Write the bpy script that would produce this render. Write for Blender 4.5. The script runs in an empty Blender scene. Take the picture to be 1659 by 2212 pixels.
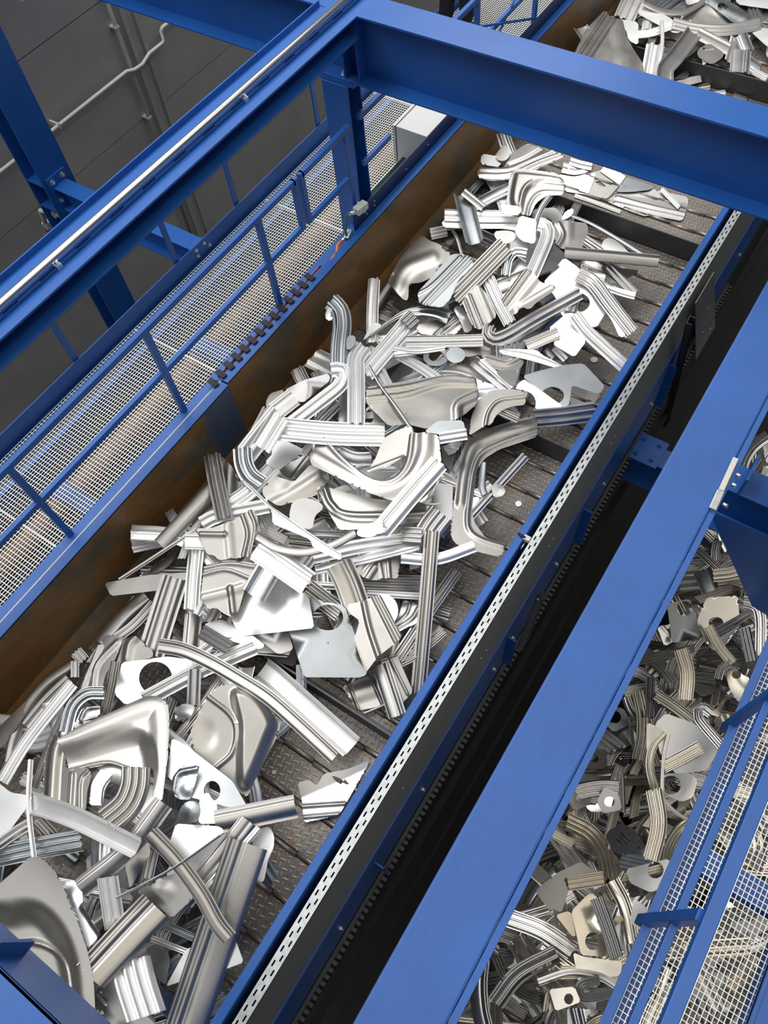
import bpy, bmesh, math, random
import numpy as np
from mathutils import Vector, Matrix, geometry
random.seed(7)
SC = bpy.context.scene
COL = SC.collection
CAMZ = 9.5
F = 1638.246
CX, CY = 829.5, 1106.0
RM = np.array([[0.83592, 0.54454, -0.06857], [0.44921, -0.7506, -0.48456], [-0.31534, 0.37426, -0.87206]])
# rows: camera right, camera down, camera forward in world axes (X across the conveyor, Y along it, Z up)

def ray(px, py):
    return RM.T @ np.array([(px - CX) / F, (py - CY) / F, 1.0])

def onz(px, py, z):
    d = ray(px, py)
    return Vector(d * ((z - CAMZ) / d[2])) + Vector((0, 0, CAMZ))

def to_px(p):
    q = RM @ np.array([p[0], p[1], p[2] - CAMZ])
    return CX + q[0] / q[2] * F, CY + q[1] / q[2] * F

# ------------------------------------------------------------------ materials
def new_mat(name):
    m = bpy.data.materials.new(name)
    m.use_nodes = True
    nt = m.node_tree
    b = nt.nodes['Principled BSDF']
    return m, nt, b

def lk(nt, a, b):
    nt.links.new(a, b)

def noise(nt, scale, detail=4, rough=0.6, vec=None):
    n = nt.nodes.new('ShaderNodeTexNoise')
    n.inputs['Scale'].default_value = scale
    n.inputs['Detail'].default_value = detail
    n.inputs['Roughness'].default_value = rough
    if vec is not None:
        lk(nt, vec, n.inputs['Vector'])
    return n

def objco(nt):
    return nt.nodes.new('ShaderNodeTexCoord').outputs['Object']

def ramp(nt, fac, stops):
    r = nt.nodes.new('ShaderNodeValToRGB')
    el = r.color_ramp.elements
    el[0].position, el[0].color = stops[0][0], (*stops[0][1], 1)
    el[1].position, el[1].color = stops[-1][0], (*stops[-1][1], 1)
    for p, c in stops[1:-1]:
        e = el.new(p)
        e.color = (*c, 1)
    lk(nt, fac, r.inputs['Fac'])
    return r.outputs['Color']

def mth(nt, op, a, b=None, c=None):
    n = nt.nodes.new('ShaderNodeMath')
    n.operation = op
    for i, v in enumerate((a, b, c)):
        if v is None:
            continue
        if isinstance(v, (int, float)):
            n.inputs[i].default_value = v
        else:
            lk(nt, v, n.inputs[i])
    return n.outputs[0]

def bump(nt, b, h, strength=0.3, dist=0.01):
    n = nt.nodes.new('ShaderNodeBump')
    n.inputs['Strength'].default_value = strength
    n.inputs['Distance'].default_value = dist
    lk(nt, h, n.inputs['Height'])
    lk(nt, n.outputs['Normal'], b.inputs['Normal'])

def paint(name, col, rough=0.38, var=0.12, scratch=True):
    m, nt, b = new_mat(name)
    v = objco(nt)
    n = noise(nt, 1.7, 5, 0.6, v)
    lo = tuple(c * (1 - var) for c in col)
    hi = tuple(min(1, c * (1 + var)) for c in col)
    c = ramp(nt, n.outputs['Fac'], [(0.3, lo), (0.7, hi)])
    if scratch:
        n2 = noise(nt, 9, 6, 0.75, v)
        f = ramp(nt, n2.outputs['Fac'], [(0.70, (0, 0, 0)), (0.80, (1, 1, 1))])
        mx = nt.nodes.new('ShaderNodeMixRGB')
        lk(nt, mth(nt, 'MULTIPLY', f, 0.25), mx.inputs['Fac'])
        lk(nt, c, mx.inputs['Color1'])
        mx.inputs['Color2'].default_value = (0.16, 0.22, 0.36, 1)
        c = mx.outputs['Color']
    lk(nt, c, b.inputs['Base Color'])
    b.inputs['Roughness'].default_value = rough
    n3 = noise(nt, 14, 3, 0.5, v)
    bump(nt, b, n3.outputs['Fac'], 0.05, 0.01)
    return m

def metal(name, col, rough=0.3, var=0.08, rvar=0.08, scale=3.0, metallic=0.93):
    m, nt, b = new_mat(name)
    v = objco(nt)
    n = noise(nt, scale, 4, 0.6, v)
    c = ramp(nt, n.outputs['Fac'], [(0.3, tuple(x * (1 - var) for x in col)), (0.7, tuple(min(1, x * (1 + var)) for x in col))])
    lk(nt, c, b.inputs['Base Color'])
    b.inputs['Metallic'].default_value = metallic
    r = mth(nt, 'MULTIPLY_ADD', n.outputs['Fac'], rvar * 2, rough - rvar)
    lk(nt, r, b.inputs['Roughness'])
    n2 = noise(nt, 7, 2, 0.5, v)
    bump(nt, b, n2.outputs['Fac'], 0.03, 0.01)
    return m

BLUE = paint('blue_gloss_paint', (0.015, 0.105, 0.40), 0.36)
def hand_paint():
    m = paint('blue_brushed_paint', (0.022, 0.105, 0.38), 0.42)
    nt = m.node_tree
    b = nt.nodes['Principled BSDF']
    mp = nt.nodes.new('ShaderNodeMapping')
    mp.inputs['Scale'].default_value = (5.0, 1.3, 5.0)
    lk(nt, objco(nt), mp.inputs['Vector'])
    n = noise(nt, 4.0, 7, 0.72, mp.outputs['Vector'])
    bump(nt, b, n.outputs['Fac'], 0.35, 0.01)
    return m
BLUEH = hand_paint()
BLUE2 = paint('blue_satin_paint', (0.022, 0.105, 0.38), 0.42)
SCRAP = [metal('bright_sheet_metal', (0.92, 0.92, 0.91), 0.40, metallic=0.62),
         metal('satin_sheet_metal', (0.54, 0.53, 0.515), 0.36),
         metal('zinc_sheet_metal', (0.55, 0.58, 0.595), 0.30),
         metal('warm_sheet_metal', (0.46, 0.445, 0.415), 0.38),
         metal('grey_sheet_metal', (0.40, 0.42, 0.43), 0.34)]
PIT = [metal('pit_bright_sheet', (0.80, 0.78, 0.74), 0.22), metal('pit_dull_shaded_sheet', (0.30, 0.30, 0.29), 0.28),  # dull metal, its colour also darkened to stand in for shadow between pieces
       metal('pit_warm_lit_sheet', (0.74, 0.68, 0.57), 0.25)]  # warm tone puts the yellowish roof reflection into the metal colour
GALV = metal('galvanised_steel', (0.50, 0.525, 0.53), 0.42, 0.15, 0.06, 20)
GALVM = metal('galvanised_grating', (0.90, 0.91, 0.88), 0.5, 0.05, 0.06, 20, 0.1)
BOLT = metal('zinc_bolt', (0.7, 0.7, 0.68), 0.3)
GREYP = paint('grey_cover_paint', (0.21, 0.22, 0.215), 0.55, 0.06, False)
SHADED_BLUE = paint('shaded_blue_paint', (0.006, 0.022, 0.10), 0.4, 0.1, False)  # blue darkened to paint in the shade on the upright mounting plate
BRK = paint('dark_bracket_paint', (0.03, 0.032, 0.036), 0.5, 0.1, False)
CABG = paint('light_grey_cabinet_paint', (0.62, 0.63, 0.62), 0.45, 0.03, False)
CABD = paint('dark_seam_rubber', (0.03, 0.03, 0.05), 0.5, 0.03, False)
WALLM = paint('dark_grey_cladding', (0.36, 0.36, 0.365), 0.42, 0.08, False)
WPIPE = paint('cream_pipe_paint', (0.62, 0.61, 0.56), 0.4, 0.04, False)
SILV = metal('silver_conduit', (0.86, 0.86, 0.85), 0.22, 0.03, 0.04)
BLACK = paint('black_plastic', (0.012, 0.012, 0.014), 0.5, 0.1, False)
ORANGE = paint('orange_cable', (0.85, 0.22, 0.03), 0.45, 0.06, False)
VIOLET = paint('violet_cable', (0.34, 0.14, 0.30), 0.45, 0.06, False)
GREEN = paint('green_yellow_cable', (0.25, 0.42, 0.07), 0.45, 0.2, False)
DGREEN = paint('dark_green_cable', (0.03, 0.11, 0.07), 0.45, 0.1, False)
SHADE_BLACK = paint('shade_black', (0.006, 0.006, 0.007), 0.8, 0.3, False)  # near-black colour stands in for the deep shade on floor and underframe
DSTEEL = metal('dark_steel', (0.10, 0.10, 0.105), 0.5, 0.2, 0.08, 4, 0.7)
CLOTH = paint('black_trouser_cloth', (0.010, 0.011, 0.016), 0.9, 0.2, False)
SKIN = paint('skin', (0.55, 0.34, 0.25), 0.55, 0.05, False)
HAIR = paint('dark_hair', (0.03, 0.02, 0.015), 0.6, 0.1, False)
BOOT = paint('black_boot', (0.015, 0.014, 0.013), 0.5, 0.1, False)

def rust_wall(name, patch):
    m, nt, b = new_mat(name)
    v = objco(nt)
    mp = nt.nodes.new('ShaderNodeMapping')
    mp.inputs['Scale'].default_value = (1, 1.0, 2.2)
    lk(nt, v, mp.inputs['Vector'])
    n = noise(nt, 1.1, 5, 0.62, mp.outputs['Vector'])
    c = ramp(nt, n.outputs['Fac'], [(0.30, (0.095, 0.09, 0.083)), (0.42, (0.15, 0.11, 0.06)), (0.52, (0.25, 0.13, 0.042)), (0.68, (0.20, 0.095, 0.028)), (0.85, (0.13, 0.066, 0.024))])
    n2 = noise(nt, 40, 3, 0.7, v)
    mx = nt.nodes.new('ShaderNodeMixRGB')
    mx.blend_type = 'MULTIPLY'
    mx.inputs['Fac'].default_value = 0.35
    lk(nt, c, mx.inputs['Color1'])
    lk(nt, n2.outputs['Fac'], mx.inputs['Color2'])
    c = mx.outputs['Color']
    if patch is not None:
        sp = nt.nodes.new('ShaderNodeSeparateXYZ')
        lk(nt, v, sp.inputs[0])
        n3 = noise(nt, 4, 3, 0.6, v)
        e = mth(nt, 'MULTIPLY_ADD', n3.outputs['Fac'], 0.22, sp.outputs['Y'])
        f = ramp(nt, mth(nt, 'SUBTRACT', e, patch), [(0.45, (0, 0, 0)), (0.52, (1, 1, 1))])
        m2 = nt.nodes.new('ShaderNodeMixRGB')
        lk(nt, mth(nt, 'MULTIPLY', f, 0.9), m2.inputs['Fac'])
        lk(nt, c, m2.inputs['Color1'])
        m2.inputs['Color2'].default_value = (0.040, 0.075, 0.14, 1)
        c = m2.outputs['Color']
    lk(nt, c, b.inputs['Base Color'])
    b.inputs['Roughness'].default_value = 0.42
    b.inputs['Metallic'].default_value = 0.1
    bump(nt, b, n2.outputs['Fac'], 0.1, 0.004)
    return m

RUSTN = rust_wall('rusty_wall_with_blue_patch', 1.68)
RUSTF = rust_wall('rusty_wall', None)

def rusty(name):
    m, nt, b = new_mat(name)
    n = noise(nt, 3, 6, 0.7, objco(nt))
    lk(nt, ramp(nt, n.outputs['Fac'], [(0.3, (0.11, 0.055, 0.03)), (0.55, (0.22, 0.13, 0.07)), (0.8, (0.13, 0.10, 0.08))]), b.inputs['Base Color'])
    b.inputs['Roughness'].default_value = 0.7
    return m
RUSTP = rusty('rusty_pipe')

def tread():
    """worn checker plate: alternating raised lozenges, dark steel with rust in places"""
    m, nt, b = new_mat('worn_checker_plate')
    tc = nt.nodes.new('ShaderNodeTexCoord')
    v = tc.outputs['Object']
    sp = nt.nodes.new('ShaderNodeSeparateXYZ')
    lk(nt, v, sp.inputs[0])
    P = 0.088
    hs = None
    for ang, ox in ((0.5, 0.0), (-0.9, 0.5)):
        u = mth(nt, 'ADD', mth(nt, 'DIVIDE', mth(nt, 'ADD', sp.outputs['X'], sp.outputs['Y']), P), ox)
        w = mth(nt, 'ADD', mth(nt, 'DIVIDE', mth(nt, 'SUBTRACT', sp.outputs['X'], sp.outputs['Y']), P), ox)
        fu = mth(nt, 'SUBTRACT', mth(nt, 'FRACT', u), 0.5)
        fw = mth(nt, 'SUBTRACT', mth(nt, 'FRACT', w), 0.5)
        ca, sa = math.cos(ang), math.sin(ang)
        a = mth(nt, 'ADD', mth(nt, 'MULTIPLY', fu, ca), mth(nt, 'MULTIPLY', fw, sa))
        c = mth(nt, 'SUBTRACT', mth(nt, 'MULTIPLY', fw, ca), mth(nt, 'MULTIPLY', fu, sa))
        r = mth(nt, 'SQRT', mth(nt, 'ADD', mth(nt, 'POWER', mth(nt, 'DIVIDE', a, 0.46), 2), mth(nt, 'POWER', mth(nt, 'DIVIDE', c, 0.15), 2)))
        h = mth(nt, 'MAXIMUM', mth(nt, 'SUBTRACT', 1.0, r), 0.0)
        hs = h if hs is None else mth(nt, 'MAXIMUM', hs, h)
    n = noise(nt, 2.2, 6, 0.7, v)
    base = ramp(nt, n.outputs['Fac'], [(0.28, (0.135, 0.115, 0.097)), (0.5, (0.215, 0.19, 0.163)), (0.75, (0.30, 0.265, 0.225))])
    n2 = noise(nt, 5, 6, 0.75, v)
    # rust gathers along one side of every hinge
    tt = mth(nt, 'FRACT', mth(nt, 'DIVIDE', mth(nt, 'SUBTRACT', sp.outputs['Y'], 0.14), 0.278))
    edge = mth(nt, 'MAXIMUM', mth(nt, 'SUBTRACT', tt, 0.74), 0.0)
    rf = ramp(nt, mth(nt, 'MULTIPLY_ADD', edge, 0.75, n2.outputs['Fac']), [(0.62, (0, 0, 0)), (0.72, (1, 1, 1))])
    mx = nt.nodes.new('ShaderNodeMixRGB')
    lk(nt, mth(nt, 'MULTIPLY', rf, 0.7), mx.inputs['Fac'])
    lk(nt, base, mx.inputs['Color1'])
    mx.inputs['Color2'].default_value = (0.30, 0.13, 0.035, 1)
    m2 = nt.nodes.new('ShaderNodeMixRGB')
    lk(nt, mth(nt, 'MINIMUM', mth(nt, 'MULTIPLY', hs, 1.3), 0.7), m2.inputs['Fac'])
    lk(nt, mx.outputs['Color'], m2.inputs['Color1'])
    m2.inputs['Color2'].default_value = (0.36, 0.335, 0.30, 1)
    lk(nt, m2.outputs['Color'], b.inputs['Base Color'])
    b.inputs['Metallic'].default_value = 0.4
    b.inputs['Roughness'].default_value = 0.42
    bump(nt, b, hs, 0.8, 0.006)
    return m
TREAD = tread()
def rustrod():
    m, nt, b = new_mat('worn_hinge_rod')
    n = noise(nt, 9, 5, 0.7, objco(nt))
    lk(nt, ramp(nt, n.outputs['Fac'], [(0.35, (0.20, 0.18, 0.155)), (0.6, (0.38, 0.33, 0.28)), (0.72, (0.36, 0.19, 0.07))]), b.inputs['Base Color'])
    b.inputs['Metallic'].default_value = 0.6
    b.inputs['Roughness'].default_value = 0.4
    return m
ROD = rustrod()

# ------------------------------------------------------------------ mesh building
class MB:
    def __init__(s):
        s.v, s.f, s.sm = [], [], []
    def add(s, vs, fs, smooth=False):
        o = len(s.v)
        s.v += [tuple(p) for p in vs]
        s.f += [tuple(i + o for i in f) for f in fs]
        s.sm += [smooth] * len(fs)
        return s
    def box(s, x0, x1, y0, y1, z0, z1):
        vs = [(x, y, z) for z in (z0, z1) for y in (y0, y1) for x in (x0, x1)]
        return s.add(vs, [(0, 2, 3, 1), (4, 5, 7, 6), (0, 1, 5, 4), (2, 6, 7, 3), (0, 4, 6, 2), (1, 3, 7, 5)])
    def obox(s, a, b, w, h, up=(0, 0, 1)):
        a, b = Vector(a), Vector(b)
        d = (b - a).normalized()
        side = d.cross(Vector(up))
        if side.length < 1e-5:
            side = d.cross(Vector((0, 1, 0)))
        side.normalize()
        u = side.cross(d).normalized()
        vs = []
        for p in (a, b):
            for i, j in ((-1, -1), (1, -1), (1, 1), (-1, 1)):
                vs.append(p + side * (w / 2 * i) + u * (h / 2 * j))
        return s.add(vs, [(3, 2, 1, 0), (4, 5, 6, 7), (0, 1, 5, 4), (1, 2, 6, 5), (2, 3, 7, 6), (3, 0, 4, 7)])
    def tube(s, pts, r, n=10, cap=True):
        pts = [Vector(p) for p in pts]
        rings = []
        prev = None
        for i, p in enumerate(pts):
            d = (pts[min(i + 1, len(pts) - 1)] - pts[max(i - 1, 0)]).normalized()
            if prev is None:
                a = d.cross(Vector((0, 0, 1)))
                if a.length < 1e-3:
                    a = d.cross(Vector((0, 1, 0)))
            else:
                a = prev - d * prev.dot(d)
            a.normalize()
            prev = a
            c = d.cross(a)
            rr = r[i] if isinstance(r, (list, tuple)) else r
            rings.append([p + a * (rr * math.cos(t)) + c * (rr * math.sin(t)) for t in [2 * math.pi * k / n for k in range(n)]])
        vs = [q for g in rings for q in g]
        fs = []
        for i in range(len(rings) - 1):
            for k in range(n):
                fs.append((i * n + k, i * n + (k + 1) % n, (i + 1) * n + (k + 1) % n, (i + 1) * n + k))
        s.add(vs, fs, True)
        if cap:
            o = len(s.v) - len(vs)
            s.f.append(tuple(o + k for k in reversed(range(n))))
            s.f.append(tuple(o + (len(rings) - 1) * n + k for k in range(n)))
            s.sm += [False, False]
        return s
    def bolt(s, p, nrm, r=0.014, h=0.012):
        p, nrm = Vector(p), Vector(nrm).normalized()
        s.tube([p, p + nrm * 0.003], r * 1.35, 12)
        s.tube([p + nrm * 0.003, p + nrm * h], r, 6)
        s.sm[-8:] = [False] * 8
        s.tube([p + nrm * h, p + nrm * (h + 0.01)], r * 0.5, 8)
        return s
    def mesh(s, name, mat):
        me = bpy.data.meshes.new(name)
        me.from_pydata(s.v, [], s.f)
        me.polygons.foreach_set('use_smooth', s.sm)
        me.materials.append(mat)
        me.update()
        return me
    def build(s, name, mat, parent=None, bevel=0.0):
        o = bpy.data.objects.new(name, s.mesh(name, mat))
        COL.objects.link(o)
        if parent is not None:
            o.parent = parent
            o.matrix_parent_inverse = Matrix.Identity(4)
            o.location = -Vector(parent.location)
        if bevel:
            b = o.modifiers.new('bevel', 'BEVEL')
            b.width = bevel
            b.segments = 2
            b.limit_method = 'ANGLE'
        return o

def tag(o, label=None, cat=None, group=None, kind=None):
    if label: o['label'] = label
    if cat: o['category'] = cat
    if group: o['group'] = group
    if kind: o['kind'] = kind
    return o

def empty(name, loc, label, cat, group=None):
    o = bpy.data.objects.new(name, None)
    COL.objects.link(o)
    o.location = loc
    o.empty_display_size = 0.1
    return tag(o, label, cat, group)

def ibeam_y(mb, xc, w, y0, y1, zb, zt, tf=0.016, tw=0.012):
    mb.box(xc - w / 2, xc + w / 2, y0, y1, zt - tf, zt)
    mb.box(xc - tw / 2, xc + tw / 2, y0, y1, zb + tf, zt - tf)
    mb.box(xc - w / 2, xc + w / 2, y0, y1, zb, zb + tf)
def ibeam_x(mb, yc, w, x0, x1, zb, zt, tf=0.016, tw=0.012):
    mb.box(x0, x1, yc - w / 2, yc + w / 2, zt - tf, zt)
    mb.box(x0, x1, yc - tw / 2, yc + tw / 2, zb + tf, zt - tf)
    mb.box(x0, x1, yc - w / 2, yc + w / 2, zb, zb + tf)

# ------------------------------------------------------------------ shell
o = MB().box(-9, 6, -4, 16, -0.1, 0.0).build('floor', SHADE_BLACK); tag(o, kind='structure')
mb = MB()
WX = -8.6
zs = [0.0] + [z for z in (1.63, 3.16, 4.69, 6.22, 7.75)] + [9.2]
for a, b in zip(zs[:-1], zs[1:]):
    mb.box(WX - 0.06, WX, -4, 16, a + 0.008, b - 0.008)
mb.box(WX - 0.08, WX - 0.02, -4, 16, 0, 9.2)
o = mb.build('wall_left', WALLM); tag(o, kind='structure')
mb = MB()
for yy in (6.42, 6.62):
    mb.box(WX, WX + 0.07, yy, yy + 0.06, 0, 9.2)
mb.box(WX, WX + 0.03, 6.48, 6.62, 0, 9.2)
o = mb.build('trim_1', WALLM); tag(o, kind='structure')

PZ = 9.5 - 5.58
zp = PZ
py0 = 6.27
t = empty('wall_pipe', (WX, py0, 4), 'cream upright pipe clipped to the dark wall beside the double joint', 'pipe')
MB().tube([(WX + 0.09, py0, 0.3), (WX + 0.09, py0, 9.0)], 0.026).build('pipe', WPIPE, t)
for z in (2.2, 3.2, 4.4, 5.4):
    MB().box(WX, WX + 0.118, py0 - 0.034, py0 + 0.034, z - 0.012, z + 0.012).build('clip', WPIPE, t)
pts = [(WX + 0.14, -1, zp), (WX + 0.14, 5.95, zp), (WX + 0.14, 6.15, zp), (WX + 0.18, 6.25, zp - 0.02), (WX + 0.18, 6.4, zp - 0.03),
       (WX + 0.14, 6.6, zp), (WX + 0.14, 6.86, zp), (WX + 0.14, 6.90, zp + 0.02), (WX + 0.14, 6.90, zp + 0.14), (WX + 0.14, 6.94, zp + 0.16), (WX + 0.14, 14, zp + 0.16)]
t = empty('wall_pipe', (WX, 4, zp), 'cream level pipe along the dark wall, kinked upward past the upright pipe', 'pipe')
MB().tube(pts, 0.024).build('pipe', WPIPE, t)
for y in (1.4, 2.9, 4.9, 9.3):
    MB().box(WX, WX + 0.166, y - 0.012, y + 0.012, zp - 0.03, zp + 0.03).build('clip', WPIPE, t)

# ------------------------------------------------------------------ conveyor belt
BZ = 3.88
PITCH = 0.278
belt = empty('conveyor_belt', (-2.15, 4, BZ), 'worn checker-plate conveyor belt carrying the scrap heap, with hinge rods and cleats', 'conveyor')
Y0 = 0.14 - PITCH * 7
k = 0
rng = random.Random(3)
while Y0 + k * PITCH < 13.5:
    y = Y0 + k * PITCH
    MB().box(-3.42, -0.78, y + 0.018, y + PITCH - 0.018, BZ - 0.012, BZ).build('slat', TREAD, belt)
    m = MB()
    x = -3.42
    off = 0
    while x < -0.8:
        w = 0.26
        yy = y + (0.007 if off else -0.007)
        x1 = min(x + w, -0.79)
        m.tube([(x, yy, BZ + 0.004), (x1 - 0.004, yy, BZ + 0.006)], 0.018, 10)
        x += w
        off ^= 1
    m.build('hinge_rod', ROD, belt)
    k += 1
for y in (-1.94, 0.84, 3.62, 6.40, 9.18, 11.96):
    m = MB()
    m.box(-3.40, -0.80, y - 0.008, y + 0.008, BZ, BZ + 0.225)
    m.box(-3.40, -0.80, y - 0.008, y + 0.06, BZ, BZ + 0.010)
    c = m.build('cleat', DSTEEL, belt, 0.002)
    for x in (-2.9, -2.0, -1.2):
        MB().bolt((x, y - 0.008, BZ + 0.06), (0, -1, 0), 0.012).build('bolt', BOLT, c)

# ------------------------------------------------------------------ trough walls
SEG = 2.41
def left_wall(y0, y1, matw, dx, label):
    t = empty('conveyor_side_wall', (-3.5, y0, 4.0), label, 'conveyor wall', )
    xi = -3.487 + dx
    MB().box(xi - 0.012, xi, y0, y1, 4.0, 4.675).build('wall_plate', matw, t)
    m = MB()
    m.box(xi - 0.085, xi, y0, y1, 4.662, 4.68)
    m.box(xi - 0.085, xi - 0.073, y0, y1, 4.45, 4.662)
    m.build('rim', BLUE, t, 0.004)
    m = MB()
    m.add([(xi - 0.01, y0, 4.0), (xi - 0.01, y1, 4.0), (-3.40, y1, BZ + 0.0), (-3.40, y0, BZ + 0.0), (xi + 0.012, y0, 4.0), (xi + 0.012, y1, 4.0), (-3.38, y1, BZ), (-3.38, y0, BZ)],
          [(0, 1, 2, 3), (7, 6, 5, 4), (4, 5, 1, 0)])
    m.build('lower_guard', RUSTF, t)
    m = MB()
    m.box(xi - 0.215, xi - 0.10, y0, y1, 4.612, 4.625)
    m.box(xi - 0.215, xi - 0.205, y0, y1, 4.3, 4.612)
    m.box(xi - 0.1, xi - 0.085, y0, y1, 4.45, 4.62)
    m.build('ledge', BLUE2, t)
    return t
left_wall(-3, SEG, RUSTN, 0.0, 'nearer rusty conveyor side wall with blue rim, ending in a blue painted patch')
left_wall(SEG + 0.012, 14, RUSTF, -0.018, 'farther rusty conveyor side wall with blue rim, running on under the crossbeam')
o = MB().tube([(-3.594, -3, 4.642), (-3.594, 4.5, 4.642)], 0.012, 8).build('ledge_pipe', WPIPE)
tag(o, 'thin whitish tube running along the blue ledge beside the rusty wall', 'tube')

def right_wall(y0, y1, label):
    t = empty('conveyor_guard_wall', (-0.8, y0, 4.68), label, 'conveyor wall')
    m = MB()
    m.box(-0.834, -0.778, y0, y1, 4.655, 4.68)
    m.box(-0.834, -0.822, y0, y1, BZ - 0.05, 4.655)
    m.build('rim', BLUE, t, 0.005)
    m = MB()
    m.box(-0.822, -0.78, y0, y1, 4.0, 4.62)
    m.build('back_plate', BLUE2, t)
    return t
right_wall(-3, 2.405, 'nearer blue rim of the right conveyor wall, scuffed, up to the joint')
right_wall(2.42, 14, 'farther blue rim of the right conveyor wall, beyond the joint')
t = empty('joint_clamp', (-0.76, 2.41, 4.66), 'small whitish clamp at the joint in the right conveyor rim', 'clamp')
MB().box(-0.785, -0.735, 2.39, 2.43, 4.655, 4.69).build('clamp_block', WPIPE, t, 0.004)
MB().tube([(-0.83, 2.412, 4.684), (-0.80, 2.40, 4.69), (-0.77, 2.405, 4.69)], 0.008, 8).build('black_tie', BLACK, t)
MB().tube([(-0.765, 2.33, 4.64), (-0.76, 2.39, 4.65)], 0.007, 8).build('screw', BOLT, t)

# perforated galvanised cover along the right rim
cover = empty('perforated_cover', (-0.69, 0, 4.68), 'galvanised cover strip with two rows of slots along the right conveyor rim', 'cover strip')
m = MB()
X0, X1 = -0.729, -0.664
def slotted(m, x0, x1, y0, y1, z, rows, pitch, sl, sw):
    ys = []
    # strips between rows
    edges = [x0]
    for r in rows:
        edges += [r - sw / 2, r + sw / 2]
    edges.append(x1)
    for i in range(0, len(edges), 2):
        m.box(edges[i], edges[i + 1], y0, y1, z - 0.0025, z)
    for j, r in enumerate(rows):
        y = y0
        first = y0 + pitch * (0.25 + 0.5 * (j % 2))
        prev = y0
        yy = first
        while yy + sl < y1:
            m.box(r - sw / 2, r + sw / 2, prev, yy, z - 0.0025, z)
            prev = yy + sl
            yy += pitch
        m.box(r - sw / 2, r + sw / 2, prev, y1, z - 0.0025, z)
    return m
slotted(m, X0, X1, -2, 8, 4.685, (-0.712, -0.688), 0.083, 0.034, 0.0095)
m.build('slotted_top', GALV, cover)
m = MB()
m.add([(X1, -3, 4.685), (X1, 8, 4.685), (-0.610, 8, 4.16), (-0.610, -3, 4.16), (X1 - 0.004, -3, 4.685), (X1 - 0.004, 8, 4.685), (-0.614, 8, 4.16), (-0.614, -3, 4.16)],
      [(3, 2, 1, 0), (4, 5, 6, 7), (0, 1, 5, 4), (7, 6, 2, 3)])
m.build('cover_side', GREYP, cover)
MB().box(X0 - 0.002, X0, -3, 8, 4.63, 4.685).build('cover_lip', GALV, cover)
MB().box(-0.777, -0.62, -3, 8, 4.05, 4.10).build('cover_floor', BLACK, cover)
for y in (0.55, 1.55, 1.62, 2.55, 2.62, 3.6, 3.68, 5.6, 5.7):
    f = (y * 7.3) % 1
    MB().bolt((-0.655 + 0.02, y, 4.45), (1, 0, 0.1), 0.006, 0.005).build('rivet', BOLT, cover)

side = empty('conveyor_side_plate', (-0.6, 0, 3.6), 'blue lower side plate of the conveyor below the slotted cover', 'side plate')
m = MB()
m.box(-0.615, -0.60, -3, 9, 3.35, 4.17)
m.build('plate', BLUE2, side)
for y in [-1.4, -0.35, 0.7, 1.75, 2.05, 2.8, 3.7, 4.7, 5.8, 6.9]:
    MB().bolt((-0.60, y, 3.72), (1, 0, 0), 0.017, 0.016).build('bolt', BOLT, side)
for y in (0.1, 1.95, 3.25, 5.0):
    MB().box(-0.60, -0.53, y, y + 0.014, 3.36, 3.95).build('stiffener', BLUE, side)
m = MB()
y = -2.5
while y < 7:
    m.box(-0.575, -0.54, y, y + 0.028, 3.16, 3.20)
    y += 0.05
m.box(-0.60, -0.575, -2.5, 7, 3.10, 3.25)
o = m.build('drive_chain', DSTEEL); tag(o, 'dark toothed drive chain running under the blue side plate', 'chain')
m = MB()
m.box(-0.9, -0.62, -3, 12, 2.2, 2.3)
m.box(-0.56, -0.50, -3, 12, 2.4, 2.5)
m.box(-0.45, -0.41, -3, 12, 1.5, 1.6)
o = m.build('underframe_rail', SHADE_BLACK); tag(o, 'shaded frame rails down in the dark gap under the conveyor', 'frame rail')
# perforated brackets and grey plate on the side
def bracket(p0, p1, label, n):
    t = empty('perforated_bracket', p0, label, 'bracket')
    a, b = Vector(p0), Vector(p1)
    MB().obox(a, b, 0.085, 0.006, (1, 0, 0.2)).build('channel_web', BRK, t)
    for s in (-1, 1):
        MB().obox(a + Vector((0.02, 0.04 * s, 0)), b + Vector((0.02, 0.04 * s, 0)), 0.006, 0.05, (1, 0, 0.2)).build('channel_flange', BRK, t)
    for i in range(n):
        q = a.lerp(b, (i + 0.5) / n)
        MB().bolt(q + Vector((0.004, 0, 0)), (1, 0, 0.2), 0.010, 0.006).build('bolt', BOLT, t)
    return t
def atx(px, py, X):
    d = ray(px, py)
    return Vector(d * (X / d[0])) + Vector((0, 0, CAMZ))
bracket(atx(1163, 1285, -0.545), atx(1122, 1392, -0.50), 'dark perforated bracket hanging below the middle of the slotted cover', 6)
bracket(atx(1487, 690, -0.56), atx(1434, 915, -0.53), 'long dark perforated channel under the far half of the slotted cover', 14)
t = empty('cover_plate', atx(1520, 690, -0.54), 'grey trapezoid plate hanging from the far part of the slotted cover', 'plate')
qs = [atx(1503, 655, -0.575), atx(1543, 588, -0.575), atx(1545, 706, -0.53), atx(1503, 778, -0.53)]
m = MB()
m.add([tuple(q) for q in qs] + [tuple(q - Vector((0.006, 0, 0))) for q in qs],
      [(3, 2, 1, 0), (4, 5, 6, 7), (0, 1, 5, 4), (1, 2, 6, 5), (2, 3, 7, 6), (3, 0, 4, 7)])
m.build('plate', GREYP, t)
for f, g in ((.3, .6), (.6, .35), (.7, .8)):
    q = qs[0].lerp(qs[1], f).lerp(qs[3].lerp(qs[2], f), g)
    MB().bolt(q + Vector((0.002, 0, 0)), (1, 0, 0.1), 0.009, 0.006).build('screw', BOLT, t)

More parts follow.
